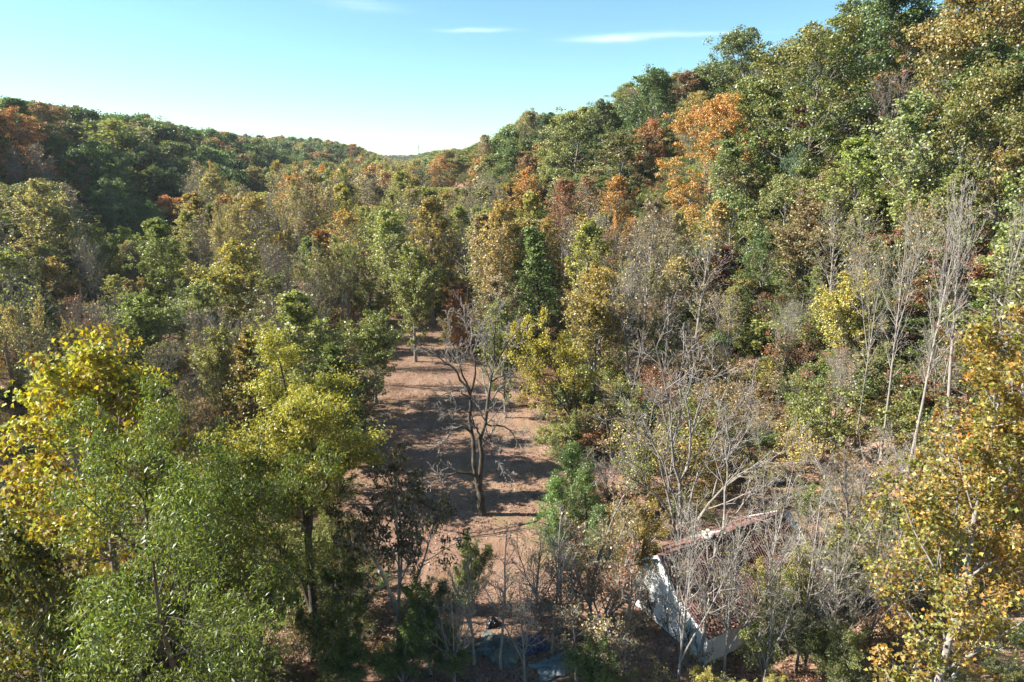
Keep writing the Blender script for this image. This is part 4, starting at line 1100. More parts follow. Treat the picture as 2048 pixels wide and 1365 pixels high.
def scatter(name, label, cat, pts, coll, keys, choose, kind='stuff'):
    """pts: (x, y, z, h, w, kind, colour a, colour b); one object, the copies set out by geometry nodes"""
    n = len(pts)
    me = bpy.data.meshes.new(name)
    me.vertices.add(n)
    me.vertices.foreach_set('co', np.array([p[:3] for p in pts], np.float32).ravel())
    idx = np.array([choose(p) for p in pts], np.int32)
    Hs = np.array([PROTO[keys[i]]['H'] for i in idx]); Ws = np.array([PROTO[keys[i]]['W'] for i in idx])
    sc = np.stack([np.array([p[4] for p in pts]) / Ws, np.array([p[4] for p in pts]) / Ws, np.array([p[3] for p in pts]) / Hs], 1)
    a = me.attributes.new('pidx', 'INT', 'POINT'); a.data.foreach_set('value', idx)
    a = me.attributes.new('scl', 'FLOAT_VECTOR', 'POINT'); a.data.foreach_set('vector', sc.astype(np.float32).ravel())
    rot = np.zeros((n, 3), np.float32); rot[:, 2] = rng.random(n) * 6.28
    a = me.attributes.new('rotv', 'FLOAT_VECTOR', 'POINT'); a.data.foreach_set('vector', rot.ravel())
    k = 1 + rng.normal(size=(n, 1)) * 0.14
    for nm, j in (('tint_a', 6), ('tint_b', 7)):
        c = np.ones((n, 4), np.float32); c[:, :3] = np.array([PAL[p[j]] for p in pts]) * k
        a = me.attributes.new(nm, 'FLOAT_COLOR', 'POINT'); a.data.foreach_set('color', c.ravel())
    o = obj(name, me)
    ng = bpy.data.node_groups.new(name, 'GeometryNodeTree')
    ng.interface.new_socket('Geometry', in_out='INPUT', socket_type='NodeSocketGeometry')
    ng.interface.new_socket('Geometry', in_out='OUTPUT', socket_type='NodeSocketGeometry')
    gi, go = ng.nodes.new('NodeGroupInput'), ng.nodes.new('NodeGroupOutput')
    ci = ng.nodes.new('GeometryNodeCollectionInfo'); ci.inputs[0].default_value = coll; ci.inputs['Separate Children'].default_value = True; ci.inputs['Reset Children'].default_value = True
    ip = ng.nodes.new('GeometryNodeInstanceOnPoints'); ip.inputs['Pick Instance'].default_value = True
    def attr(nm, ty):
        q = ng.nodes.new('GeometryNodeInputNamedAttribute'); q.data_type = ty; q.inputs[0].default_value = nm
        return [s for s in q.outputs if s.enabled][0]
    ng.links.new(gi.outputs[0], ip.inputs['Points']); ng.links.new(ci.outputs[0], ip.inputs['Instance'])
    ng.links.new(attr('pidx', 'INT'), ip.inputs['Instance Index'])
    ng.links.new(attr('scl', 'FLOAT_VECTOR'), ip.inputs['Scale'])
    e2r = ng.nodes.new('FunctionNodeEulerToRotation')
    ng.links.new(attr('rotv', 'FLOAT_VECTOR'), e2r.inputs[0]); ng.links.new(e2r.outputs[0], ip.inputs['Rotation'])
    ng.links.new(ip.outputs[0], go.inputs[0])
    m = o.modifiers.new('scatter', 'NODES'); m.node_group = ng
    return tag(o, label, cat, kind=kind)
cfar = proto_collection('far_crown', far_keys, combined)
cmid = proto_collection('mid_crown', near_keys, combined)
def ch_far(p):
    return {'oak': rng.integers(3), 'maple': rng.integers(3), 'plume': rng.integers(3), 'leafy': 3 + rng.integers(2), 'poplar': 3 + rng.integers(2), 'bare': 5}[p[5]]
def ch_mid(p):
    return {'oak': rng.integers(2), 'maple': 2, 'plume': 2, 'leafy': 3, 'poplar': 4 + rng.integers(2), 'bare': 6}[p[5]]
def dist(p): return math.hypot(p[0], p[1])
mid_pts = [p for p in far_pts if dist(p) < 230]; vfar = [p for p in far_pts if dist(p) >= 230]
def side(p):
    t = st(p[0], p[1])[1]
    return 'l' if t < -35 and p[2] > 2 else 'r' if t > -20 and p[2] > 2 else 'v'
WL = dict(l=('left', 'dense dark green autumn wood covering the left hillside'), r=('right', 'mixed green and rust autumn wood covering the right hillside'), v=('valley', 'tan and olive wood filling the far valley floor'))
for sd, (nm, lb) in WL.items():
    q = [p for p in vfar if side(p) == sd]
    if q: scatter('far_woodland', lb, 'woodland', q, cfar, far_keys, ch_far)
    q = [p for p in mid_pts if side(p) == sd]
    if q: scatter('woodland', lb.replace('covering', 'between the nearer trees on').replace('filling the far', 'between the nearer trees on the'), 'woodland', q, cmid, near_keys, ch_mid)
scatter('distant_woodland', 'hazy blue wooded ridge closing the valley on the horizon', 'woodland', dist_pts, cfar, far_keys, ch_far)
print('wood', round(time.time() - T00, 1), len(auto), len(mid_pts), len(vfar), len(dist_pts))

# ------------------------------------------------------------------ undergrowth: bushes one by one near the clearing, tangle beyond
rngb = np.random.default_rng(5)
bush_spots = []
def add_bushes(n, fx, fy, hr, gap):
    k = 0
    for _ in range(4000):
        if k >= n: break
        x, y = rngb.uniform(*fx), rngb.uniform(*fy)
        if in_clearing(np.array(x), np.array(y), 0.8): continue
        if 7 < x < 19 and 30 < y < 45: continue
        if any(math.hypot(x - b[0], y - b[1]) < gap for b in bush_spots): continue
        u, v, _ = project(np.array([x, y, 1.5]))
        if not (-20 < u < 2070 and v < 1390): continue
        bush_spots.append((x, y, rngb.uniform(*hr), u)); k += 1
add_bushes(78, (5, 46), (34, 84), (3.0, 7.0), 2.5)
add_bushes(34, (-34, -4), (36, 100), (2.5, 6.0), 3.2)
BC = [('brush', 'tan', 'brown', 'leafless grey brushwood'), ('brush', 'olive', 'gold', 'gold-flecked brushwood'), ('bush', 'olive', 'yolive', 'olive leafy bush'),
      ('bush', 'yolive', 'yellow', 'yellow leafy bush'), ('bush', 'green', 'olive', 'green leafy bush'), ('brush', 'brown', 'rust', 'brown-leaved brushwood')]
BC.append(('sapling', 'tan', 'yolive', 'grey twiggy sapling'))
BK = dict(sapling=['sapling_grey', 'sapling_brown', 'sapling_grey'], brush=['brush_0', 'brush_1', 'brush_2'], bush=['bush_0', 'bush_1', 'bush_2'])
bl = []
for x, y, h, u in bush_spots:
    k, ca, cb_, d = BC[rngb.choice(7, p=[0.26, 0.15, 0.12, 0.07, 0.09, 0.09, 0.22])]
    if k == 'sapling': h = h * 1.5
    where = ('left of the clearing' if x < -4 else 'right of the clearing' if y > 46 else 'around the house')
    band = 'near end' if y < 48 else 'midway' if y < 66 else 'far end'
    bl.append((x, y, h, u, k, ca, cb_, f'{d} {where}' + ('' if where == 'around the house' else ', ' + band)))
byd = {}
for i, q in enumerate(bl): byd.setdefault(q[7], []).append(i)
for d, ids in byd.items():
    ids = sorted(ids, key=lambda i: bl[i][3])
    for n_, i in enumerate(ids):
        x, y, h, u, k, ca, cb_, d0 = bl[i]
        l = d0 if len(ids) == 1 else d0 + (', leftmost one' if n_ == 0 else ', rightmost one' if n_ == len(ids) - 1 else f', {ORD[n_]} from left')
        place(BK[k][rngb.integers(3)], x, y, h, h * rngb.uniform(0.9, 1.25) * (0.7 if k == 'sapling' else 1), ca, cb_, l, 'bush' if k == 'bush' else 'brushwood' if k == 'brush' else 'sapling', 'bush' if k != 'sapling' else 'tree', 'bushes beside the clearing', part='foliage')
tang = []
for _ in range(16000):
    s, t = 25 + 300 * rngb.random() ** 1.5, rngb.uniform(-75, 85)
    x, y = s * SU[0] + t * TV[0], s * SU[1] + t * TV[1]
    if in_clearing(np.array(x), np.array(y), 0.6) or (6 < x < 20 and 29 < y < 46): continue
    u, v, zc = project(np.array([x, y, 1.0]))
    if not (-60 < u < 2110) or zc < 5 or v > 1420: continue
    if y < 45 and rngb.random() < 0.1: continue
    k = 'brush' if rngb.random() < 0.68 else 'bush'
    ca, cb_ = [('tan', 'brown'), ('olive', 'gold'), ('olive', 'yolive'), ('green', 'olive'), ('brown', 'rust'), ('yolive', 'gold'), ('darkgreen', 'green')][rngb.integers(7)]
    h = rngb.uniform(1.2, 4.2) * (0.6 if y < 55 else 1.0)
    tang.append((x, y, float(terrain(x, y)) - 0.05, h, h * rngb.uniform(1.0, 1.5), k, ca, cb_))
    if len(tang) > 4200: break
for _ in range(4800):
    s, t = 40 + 270 * rngb.random(), rngb.uniform(30, 105) if rngb.random() < 0.72 else rngb.uniform(-105, -45)
    x, y = s * SU[0] + t * TV[0], s * SU[1] + t * TV[1]
    zg = float(terrain(x, y)); u, v, zc = project(np.array([x, y, zg + 1]))
    if zg < 2 or not (-60 < u < 2110) or zc < 5: continue
    ca, cb_ = [('olive', 'yolive'), ('green', 'olive'), ('tan', 'olive'), ('brown', 'rust'), ('darkgreen', 'green')][rngb.integers(5)]
    h = rngb.uniform(2.2, 6.0)
    tang.append((x, y, zg - 0.1, h, h * rngb.uniform(1.1, 1.7), 'bush' if rngb.random() < 0.8 else 'brush', ca, cb_))
ukeys = ['bush_0', 'bush_2', 'brush_0', 'brush_1', 'brush_2']
cu = proto_collection('undergrowth_plant', ukeys, combined)
scatter('undergrowth', 'tangled brown and olive undergrowth covering the wood floor', 'undergrowth', tang, cu, ukeys, lambda p: int(rngb.integers(2)) if p[5] == 'bush' else 2 + int(rngb.integers(3)))

# ------------------------------------------------------------------ the abandoned house
WHITE = plain('weathered_white', (0.62, 0.62, 0.60), (0.80, 0.80, 0.78), 1.2, 0.75, 0.2, 0.15, stretch=(1, 1, 0.25), c3=(0.46, 0.45, 0.41))
RUST_SHADE = plain('rusty_red_metal_shade_tone', (0.10, 0.055, 0.047), (0.16, 0.082, 0.068), 0.8, 0.6, 0.2, 0.1, c3=(0.075, 0.05, 0.045))  # roof metal with the near slopes' shade put into its darker colour
RUST_LIT = plain('rusty_red_metal_lit_tone', (0.13, 0.068, 0.060), (0.19, 0.095, 0.084), 1.1, 0.6, 0.2, 0.1, c3=(0.10, 0.07, 0.064))  # same metal, redder and lighter: sunlight of the far slope painted in
SILVER = plain('bare_metal', (0.38, 0.40, 0.40), (0.55, 0.57, 0.57), 1.5, 0.4, 0.5, 0.05, metal=0.6, c3=(0.25, 0.22, 0.2))
STONE = plain('pale_stone', (0.36, 0.33, 0.28), (0.58, 0.55, 0.49), 5, 0.9, 0.1, 0.4)
DARKV = plain('vine_stem', (0.06, 0.045, 0.035), (0.13, 0.10, 0.08), 6, 0.9, 0.1)
def litter_material(name, cols):
    m, t = new_mat(name)
    d = N(t, 'ShaderNodeAttribute', attribute_type='GEOMETRY', attribute_name='leafdat')
    s = N(t, 'ShaderNodeSeparateColor'); lk(t, d.outputs['Color'], s.inputs[0])
    r = N(t, 'ShaderNodeValToRGB')
    lk(t, s.outputs[0], r.inputs[0])
    for i, c in enumerate(cols):
        e = r.color_ramp.elements[i] if i < 2 else r.color_ramp.elements.new(i / (len(cols) - 1))
        e.position = i / (len(cols) - 1); e.color = (*c, 1)
    p = N(t, 'ShaderNodeBsdfDiffuse'); lk(t, r.outputs[0], p.inputs[0])
    finish(t, p.outputs[0])
    return m
LITTER = litter_material('fallen_leaves', [(0.10, 0.055, 0.04), (0.20, 0.11, 0.078), (0.30, 0.19, 0.135), (0.40, 0.28, 0.20)])
ROOFLITTER = litter_material('roof_leaves', [(0.06, 0.032, 0.024), (0.11, 0.066, 0.05), (0.17, 0.11, 0.08), (0.25, 0.175, 0.125)])
class MB:
    """collects quads and tris of one mesh"""
    def __init__(self): self.v, self.f = [], []
    def add(self, v, f):
        n = len(self.v); self.v += [tuple(p) for p in v]; self.f += [tuple(i + n for i in q) for q in f]
    def box(self, c, d, ax=None):
        ax = np.eye(3) if ax is None else np.asarray(ax, float)
        c = np.asarray(c, float)
        vs = [c + ax[0] * d[0] * .5 * i + ax[1] * d[1] * .5 * j + ax[2] * d[2] * .5 * k for i in (-1, 1) for j in (-1, 1) for k in (-1, 1)]
        self.add(vs, [(0, 1, 3, 2), (4, 6, 7, 5), (0, 4, 5, 1), (2, 3, 7, 6), (0, 2, 6, 4), (1, 5, 7, 3)])
    def bar(self, a, b, w, h, up=(0, 0, 1)):
        a, b = np.asarray(a, float), np.asarray(b, float)
        d = b - a; L = np.linalg.norm(d); d /= L
        s = np.cross(d, up); s /= np.linalg.norm(s); u = np.cross(s, d)
        self.box((a + b) / 2, (L, w, h), (d, s, u))
    def build(self, name, mat, parent=None):
        me = bpy.data.meshes.new(name); me.from_pydata(self.v, [], self.f); me.update(); me.materials.append(mat)
        return obj(name, me, parent)
HA = on_ground(1410, 1331); HANG = math.atan2(0.49, 0.87); HLEN = 10.6
house = bpy.data.objects.new('abandoned_house', None); COL.objects.link(house)
house.location = (HA[0], HA[1], -0.05); house.rotation_euler = (0, 0, HANG)
tag(house, 'abandoned white house with rusty red metal roof among bare saplings', 'house')
PROF_Y = [0.0, 2.5, 3.9, 6.5]; PROF_Z = [2.05, 3.18, 4.58, 2.98]
def lapped(z0, z1, rng_at, fix, step=0.19, out=-1, axis='x'):
    """weatherboards: each board a thin sloped slab standing proud at its lower edge"""
    m = MB(); z = z0
    while z < z1 - 0.02:
        zt = min(z + step, z1)
        a0, a1 = rng_at(z); b0, b1 = rng_at(zt)
        if b1 - b0 < 0.02: b0 = b1 = (b0 + b1) / 2
        lo, hi = fix + out * 0.030, fix + out * 0.006
        bk = fix - out * 0.02
        if axis == 'x': P = lambda q, dd, zz: (dd, q, zz)
        else: P = lambda q, dd, zz: (q, dd, zz)
        v = [P(a0, lo, z), P(a1, lo, z), P(b1, hi, zt), P(b0, hi, zt), P(a0, bk, z), P(a1, bk, z), P(b1, bk, zt), P(b0, bk, zt)]
        m.add(v, [(0, 1, 2, 3), (4, 7, 6, 5), (0, 4, 5, 1), (2, 6, 7, 3), (0, 3, 7, 4), (1, 5, 6, 2)])
        z = zt
    return m
def gable_rng(z):
    lo = 0.0 if z <= 2.05 else float(np.interp(z, [2.05, 3.18, 4.58], [0, 2.5, 3.9]))
    hi = 6.5 if z <= 2.98 else float(np.interp(z, [2.98, 4.58], [6.5, 3.9]))
    return lo, hi
lapped(0.15, 4.56, gable_rng, 0.0, out=-1).build('wall', WHITE, house)
lapped(0.15, 4.56, gable_rng, HLEN, out=1).build('wall', WHITE, house)
lapped(0.15, 2.04, lambda z: (0.022, HLEN - 0.022), 0.0, out=-1, axis='y').build('wall', WHITE, house)
lapped(0.15, 2.96, lambda z: (0.022, HLEN - 0.022), 6.5, out=1, axis='y').build('wall', WHITE, house)
m = MB()
for cx, cy_ in ((0, 0), (0, 6.5), (HLEN, 0), (HLEN, 6.5)):
    m.box((cx + (-0.03 if cx == 0 else 0.03), cy_ + (-0.03 if cy_ == 0 else 0.03), 1.0), (0.10, 0.10, 1.95))
m.build('corner_board', WHITE, house)
m = MB(); m.box((HLEN / 2, 3.25, 0.08), (HLEN - 0.1, 6.4, 0.15)); m.build('foundation', STONE, house)
# roof slopes (y, z) pairs; sheets laid side by side, each with raised ribs
SLOPES = [((-0.32, 2.00), (2.52, 3.29)), ((2.42, 3.27), (3.92, 4.80)), ((6.95, 2.82), (3.92, 4.80))]
def sheet_mesh(w, L, seed):
    r = np.random.default_rng(seed)
    xs, zs = [], []
    for k in range(4):
        c = w * (k + 0.5) / 4
        for dx, dz in ((-0.030, 0), (-0.012, 0.028), (0.012, 0.028), (0.030, 0)): xs.append(c + dx); zs.append(dz)
    xs = [0.0] + xs + [w]; zs = [0.0] + zs + [0.0]
    n = len(xs); ny_ = 5
    v, f = [], []
    for j in range(ny_):
        for i in range(n): v.append((xs[i], L * j / (ny_ - 1), zs[i] + (r.normal() * 0.006 if 0 < j else 0)))
    for j in range(ny_ - 1):
        for i in range(n - 1): f.append((j * n + i, j * n + i + 1, (j + 1) * n + i + 1, (j + 1) * n + i))
    me = bpy.data.meshes.new('roof_sheet'); me.from_pydata(v, [], f); me.update()
    return me
hr = np.random.default_rng(3)
for si, (a, b_) in enumerate(SLOPES):
    L = math.hypot(b_[0] - a[0], b_[1] - a[1]); ang = math.atan2(b_[1] - a[1], b_[0] - a[0])
    w = 0.70; nS = int((HLEN + 0.5) / w)
    vs = []
    for mt in (RUST_SHADE, RUST_LIT, SILVER):
        me = sheet_mesh(w + 0.01, L, si * 10); me.materials.append(mt); vs.append(me)
    for k in range(nS):
        q = 0 if si < 2 else 1
        if si == 2 and k in (7, 8): q = 2
        if si < 2 and hr.random() < 0.2: q = 1
        o = obj('roof_sheet', vs[q], house)
        # local x of the sheet runs along the ridge, its y up the slope
        x0 = -0.28 + k * w
        dz = 0.004 * (k % 2) + abs(hr.normal()) * 0.008
        if si < 2:
            o.location = (x0, a[0], a[1] + dz); o.rotation_euler = (ang, 0, hr.normal() * 0.004)
        else:
            o.location = (x0 + w, a[0], a[1] + dz); o.rotation_euler = (math.pi - ang, 0, math.pi + hr.normal() * 0.004)
        if q == 2: o['label'] = 'unpainted silver roof sheet'
# boarding under the sheets, so that no light comes through
m = MB()
for a, b_ in SLOPES:
    d = np.array([b_[0] - a[0], b_[1] - a[1]]); nrm_ = np.array([-d[1], d[0]]) / np.linalg.norm(d)
    if nrm_[1] < 0: nrm_ = -nrm_
    v = []
    for x in (-0.27, HLEN + 0.19):
        for p in (a, b_):
            for o_ in (-0.012, -0.07): v.append((x, p[0] + nrm_[0] * o_, p[1] + nrm_[1] * o_))
    m.add(v, [(0, 2, 6, 4), (1, 5, 7, 3), (0, 4, 5, 1), (2, 3, 7, 6), (0, 1, 3, 2), (4, 6, 7, 5)])
roof = m.build('roof', STONE, house)
for x in (-0.30, HLEN + 0.24):
    for a, b_ in SLOPES:
        m = MB(); m.bar((x, a[0], a[1] - 0.07), (x, b_[0], b_[1] - 0.07), 0.035, 0.17); m.build('rake_board', WHITE, house)
m = MB(); m.bar((-0.3, 3.92, 4.83), (HLEN + 0.2, 3.92, 4.83), 0.26, 0.03); m.build('ridge_cap', RUST_LIT, house)
# chimney stump of rough stones
m = MB(); r_ = np.random.default_rng(8)
for k in range(5):
    for q in range(8):
        a_ = q * math.pi / 4 + k * 0.4
        if k == 4 and q % 3 == 0: continue
        m.box((3.7 + 0.24 * math.cos(a_), 4.05 + 0.24 * math.sin(a_), 4.45 + k * 0.15), r_.uniform(0.16, 0.26, 3) * np.array([1, 1, 0.7]),
              np.array([[math.cos(a_), math.sin(a_), 0], [-math.sin(a_), math.cos(a_), 0], [0, 0, 1]]))
m.build('chimney', STONE, house)
# fallen leaves lying on the lower roof
lv = Leaves(); M_ = 5200
q = r_.random(M_) ** 0.8
yy_ = -0.3 + 2.8 * r_.random(M_); xx_ = HLEN * r_.random(M_)
keep = r_.random(M_) < np.clip(0.25 + 0.9 * vnoise(xx_ * 1.1, yy_ * 1.7, 2.0) + 0.2 * (yy_ < 1.9), 0.04, 1)
xx_, yy_ = xx_[keep], yy_[keep]
zz_ = 2.0 + (yy_ + 0.32) * (3.29 - 2.0) / 2.84 + 0.04 + 0.05 * r_.random(len(yy_))
lv.add(r_, np.stack([xx_, yy_, zz_], 1), r_.normal(size=(len(xx_), 3)) * 0.5 + np.array([0, -0.4, 1.0]), 0.16, 0.75, r_.random(len(xx_)))
v, q, at = lv.get()
o = obj('leaf_litter', mesh_from('leaf_litter', v, q, ROOFLITTER, at), house); o['kind'] = 'stuff'
# vines over the gable wall and the roof edge
w_ = Wood(); nb = 26
bs_ = np.stack([np.full(nb, -0.07), r_.uniform(0.2, 6.3, nb), np.full(nb, 0.1)], 1)
d_ = np.stack([np.zeros(nb), r_.normal(size=nb) * 0.5, np.ones(nb)], 1)
Pv = grow(r_, bs_, d_, r_.uniform(1.5, 3.0, nb), 9, 0.1, 0.16)
Pv[..., 0] = -0.06 - 0.04 * r_.random(Pv.shape[:2])
top_ = np.interp(Pv[..., 1], PROF_Y, PROF_Z) - 0.1
Pv[..., 2] = np.minimum(Pv[..., 2], top_)
Rv = np.linspace(0.022, 0.008, 9)[None].repeat(nb, 0)
w_.tubes(Pv, Rv, 4)
P1, R1, _ = sprout(r_, Pv, Rv, 5, 0.1, 1, 0.8, 0.3, lambda t: 0.28, 0.1, 0.2, 5, 0.7, 0.005)
P1[..., 0] = -0.06 - 0.05 * r_.random(P1.shape[:2])
w_.tubes(P1, R1, 3)
v, q = w_.get(); obj('vine', mesh_from('vine', v, q, DARKV), house)
lv = Leaves(); nlv = 420
c_ = P1[r_.integers(len(P1), size=nlv), r_.integers(5, size=nlv)] + r_.normal(size=(nlv, 3)) * np.array([0.03, 0.08, 0.08])
lv.add(r_, c_, np.stack([-np.ones(nlv), r_.normal(size=nlv) * .4, r_.normal(size=nlv) * .4], 1), 0.10, 0.8, r_.random(nlv))
v, q, at = lv.get(); o = obj('vine_leaves', mesh_from('vine_leaves', v, q, LEAF, at), house)
o['tint_a'] = [0.08, 0.11, 0.03]; o['tint_b'] = [0.2, 0.15, 0.04]

for o in list(house.children):
    if o.name.split('.')[0] in ('roof_sheet', 'ridge_cap', 'rake_board', 'chimney', 'leaf_litter'): o.parent = roof   # sub-parts of the roof
vine = [o for o in house.children if o.name.split('.')[0] == 'vine'][0]
for o in list(house.children):
    if o.name.startswith('vine_leaves'): o.parent = vine

# ------------------------------------------------------------------ tarpaulins and rubbish at the lower edge
TG = plain('grey_tarpaulin', (0.05, 0.06, 0.058), (0.12, 0.135, 0.125), 2.6, 0.3, 0.45, 0.2, c3=(0.16, 0.145, 0.095))
TB = plain('navy_tarpaulin', (0.012, 0.02, 0.055), (0.025, 0.04, 0.10), 1.3, 0.4, 0.5, 0.2)
TP = plain('pale_sheet', (0.10, 0.13, 0.14), (0.18, 0.22, 0.23), 1.0, 0.5, 0.4, 0.15, c3=(0.22, 0.24, 0.23))
BK_ = plain('black_plastic', (0.006, 0.006, 0.008), (0.015, 0.015, 0.018), 3, 0.35, 0.5, 0.2)
def draped(name, mat, c, sx, sy, h, seed, rot, label, cat, bump=0.22, nn=44):
    """a cloth thrown over a heap: raised middle, folds running down to the edge, a hem on the ground"""
    r = np.random.default_rng(seed)
    u, v = np.meshgrid(np.linspace(-1, 1, nn), np.linspace(-1, 1, nn))
    rad = np.sqrt((u * (1 + .1 * np.sin(5 * v + seed))) ** 2 + (v * (1 + .1 * np.sin(4 * u))) ** 2)
    thq = np.arctan2(v, u)
    z = h * np.clip(1 - rad, 0, 1) ** 0.55
    z = np.where(rad < 0.55, np.maximum(z, h * 0.62 + 0 * z), z)
    z += bump * (vnoise(u * 5, v * 5, seed) * 0.5 + 0.35 * vnoise(u * 11, v * 9, seed + 2) + 0.22 * np.abs(vnoise(u * 19, v * 16, seed + 5))) * np.clip(1.15 - rad, 0, 1)
    z += 0.10 * np.abs(np.sin(thq * 9 + seed + 2 * rad)) * np.clip(rad - 0.3, 0, 0.6)
    z += 0.05 * np.sin(u * 17 + 3 * np.sin(v * 6)) * np.clip(1.1 - rad, 0, 1)
    z = np.maximum(z, 0.02 + 0.03 * vnoise(u * 8, v * 8, 1))
    edge = 1 + 0.09 * np.sin(thq * 5 + seed) + 0.05 * np.sin(thq * 11)
    V = np.stack([u * sx * edge, v * sy * edge, z], -1).reshape(-1, 3)
    i_, j_ = np.meshgrid(np.arange(nn - 1), np.arange(nn - 1)); b_ = (j_ * nn + i_).ravel()
    me = mesh_from(name, V, np.stack([b_, b_ + 1, b_ + nn + 1, b_ + nn], 1), mat, smooth=True)
    o = obj(name, me, None, (c[0], c[1], float(terrain(c[0], c[1])) + 0.02)); o.rotation_euler = (0, 0, rot)
    sol = o.modifiers.new('thickness', 'SOLIDIFY'); sol.thickness = 0.012
    return tag(o, label, cat)
g_ = on_ground(1000, 1300); draped('tarpaulin', TG, g_, 1.45, 1.1, 0.6, 1, -0.5, 'crumpled grey green tarpaulin thrown over a heap at the bottom edge', 'tarpaulin', 0.42, 64)
g_ = on_ground(1060, 1292); draped('tarpaulin', TB, g_, 0.95, 0.75, 0.5, 4, 0.4, 'navy blue tarpaulin beside the crumpled grey green one', 'tarpaulin', 0.15)
g_ = on_ground(985, 1250); draped('rubbish_bag', BK_, g_, 0.42, 0.36, 0.55, 7, 0.1, 'black plastic rubbish bag behind the grey green tarpaulin', 'bag', 0.12, 30)
g_ = on_ground(1110, 1335); draped('plastic_sheet', TP, g_, 1.1, 0.75, 0.3, 9, 0.5, 'pale blue grey plastic sheet lying at the bottom edge', 'sheet', 0.16)
def log(pts, r0, r1, label, seed, mat=BARK_DARK, name='fallen_log'):
    r = np.random.default_rng(seed)
    P = resample(pts, 9); P[1:-1] += r.normal(size=(7, 3)) * np.array([0.04, 0.04, 0.02])
    P = P - P[0]
    w = Wood(); Rr = np.linspace(r0, r1, 9)[None]
    w.tubes(P[None], Rr, 8)
    P1, R1, _ = sprout(r, P[None], Rr, 6, 0.3, 0.95, 0.8, 0.3, lambda t: 0.28, 0.15, 0.12, 5, 0.4, 0.012)
    P1[..., 2] = np.maximum(P1[..., 2], 0.0)
    w.tubes(P1, R1, 4)
    v, q = w.get()
    o = obj(name, mesh_from(name, v, q, mat, smooth=True), None, tuple(np.asarray(pts[0], float)))
    return tag(o, label, 'log')
def gp(px, py, z=0.12):
    p = on_ground(px, py); p[2] = float(terrain(p[0], p[1])) + z
    return p
log([gp(640, 1082), gp(680, 1086), gp(745, 1098)], 0.16, 0.08, 'dark fallen log lying left of the mimosa crown', 21)
log([gp(1530, 969), gp(1620, 972), gp(1700, 966)], 0.14, 0.08, 'dark fallen log on brown ground behind the house', 22)
log([gp(905, 1078), gp(980, 1070), gp(1060, 1058)], 0.05, 0.03, 'thin fallen branch on the clearing before the tall bare tree', 23)
log([gp(1278, 893), gp(1300, 897), gp(1322, 908)], 0.13, 0.10, 'short pale log lying beside the leaning yellow green tree', 24, BARK_PALE)
st_ = Wood(); P = np.array([[0, 0, 0], [0.02, 0, 0.4], [0.05, 0.02, 0.9], [0.10, 0.0, 1.25]], float)[None]
st_.tubes(P, np.array([[0.24, 0.18, 0.16, 0.10]]), 9); v, q = st_.get()
g_ = gp(651, 1094, -0.05); tag(obj('tree_stump', mesh_from('tree_stump', v, q, BARK_DARK, smooth=True), None, tuple(g_)), 'dark broken stump standing left of the mimosa crown', 'stump')

# ------------------------------------------------------------------ mast on the horizon
MY = 1700.0; mp_ = at_y(838, 313, MY); mz = float(terrain(mp_[0], MY))
mast = bpy.data.objects.new('radio_mast', None); COL.objects.link(mast); mast.location = (mp_[0], MY, mz)
tag(mast, 'thin lattice radio mast rising from the far ridge in the valley gap', 'mast')
MH = at_y(838, 291, MY)[2] - mz
STEEL = plain('galvanised_steel', (0.25, 0.25, 0.26), (0.35, 0.35, 0.36), 1, 0.5, 0.4)
m = MB(); leg = [(1.3 * math.cos(a), 1.3 * math.sin(a)) for a in (0.3, 0.3 + 2.094, 0.3 + 4.189)]
for x, y in leg: m.bar((x, y, -1), (x * 0.35, y * 0.35, MH), 0.35, 0.35, (1, 0, 0.1))
m.build('leg', STEEL, mast)
m = MB()
for k in range(14):
    z0, z1 = MH * k / 14, MH * (k + 1) / 14
    f0, f1 = 1 - 0.65 * k / 14, 1 - 0.65 * (k + 1) / 14
    for i in range(3):
        a, b_ = leg[i], leg[(i + 1) % 3]
        m.bar((a[0] * f0, a[1] * f0, z0), (b_[0] * f1, b_[1] * f1, z1), 0.16, 0.16, (0.3, 0.2, 1))
m.build('bracing', STEEL, mast)
m = MB()
for z, n_ in ((MH - 2, 3), (MH - 7, 3)):
    for i in range(3):
        a = 1.0 + i * 2.094; m.box((1.6 * math.cos(a), 1.6 * math.sin(a), z), (0.6, 0.6, 2.4))
m.bar((0, 0, MH - 1), (0, 0, MH + 4), 0.2, 0.2, (1, 0, 0)); m.build('antenna', STEEL, mast)

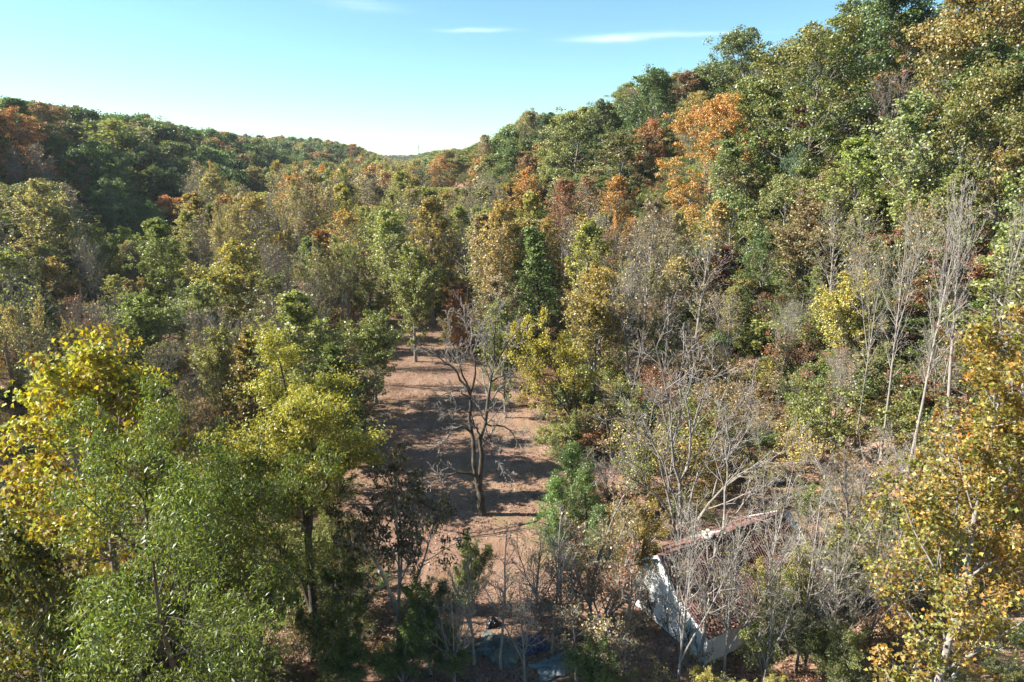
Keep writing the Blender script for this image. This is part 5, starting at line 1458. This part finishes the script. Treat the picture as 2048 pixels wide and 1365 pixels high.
# ------------------------------------------------------------------ fallen leaves and dry grass on the clearing
r_ = np.random.default_rng(44); M_ = 120000
yy_ = 27 + 85 * r_.random(M_) ** 1.6; xx_ = r_.uniform(-1, 1, M_) * (0.62 * yy_ + 4) + 2
kp = r_.random(M_) < np.clip(0.5 + 0.55 * vnoise(xx_ * 0.5, yy_ * 0.33, 1.5) + 0.35 * vnoise(xx_ * 1.7, yy_ * 1.3, 3.5), 0.08, 1)
xx_, yy_ = xx_[kp], yy_[kp]; M_ = len(xx_)
zz_ = terrain(xx_, yy_) + 0.03
lv = Leaves()
big = r_.random(M_) < 0.55
lv.add(r_, np.stack([xx_, yy_, zz_], 1)[big], r_.normal(size=(big.sum(), 3)) * 0.45 + np.array([0, 0, 1.0]), 0.17, 0.75, r_.random(big.sum()))
gb = ~big; n_ = gb.sum()
lv.add(r_, np.stack([xx_, yy_, zz_ + 0.07], 1)[gb], r_.normal(size=(n_, 3)) * np.array([1, 1, 0.2]), 0.30, 0.13, r_.random(n_), r_.normal(size=(n_, 3)) * 0.4 + np.array([0, 0, 1.0]))
sk = r_.integers(M_, size=900)
lv.add(r_, np.stack([xx_, yy_, zz_ + 0.03], 1)[sk], r_.normal(size=(900, 3)) * 0.15 + np.array([0, 0, 1.0]), 0.75, 0.05, r_.random(900))
lv.a[-1][:, 0] *= 0.12
v, q, at = lv.get()
tag(obj('leaf_litter', mesh_from('leaf_litter', v, q, LITTER, at)), 'fallen leaves and dry grass strewn over the brown clearing', 'leaf litter', kind='stuff')

# ------------------------------------------------------------------ autumn haze in the air
m, t = new_mat('haze_air')
pv = N(t, 'ShaderNodeVolumePrincipled')
pv.inputs['Color'].default_value = (0.86, 0.93, 1.0, 1)
pv.inputs['Density'].default_value = 0.00008
pv.inputs['Anisotropy'].default_value = 0.35
om = N(t, 'ShaderNodeOutputMaterial'); lk(t, pv.outputs[0], om.inputs['Volume'])
m.cycles.homogeneous_volume = True if hasattr(m.cycles, 'homogeneous_volume') else None
hb = MB(); hb.box((0, 1175, 48), (4500, 2800, 104)); hz = hb.build('haze', m)
tag(hz, 'pale blue autumn haze filling the valley air', 'haze', kind='stuff')
print('done', round(time.time() - T00, 1))
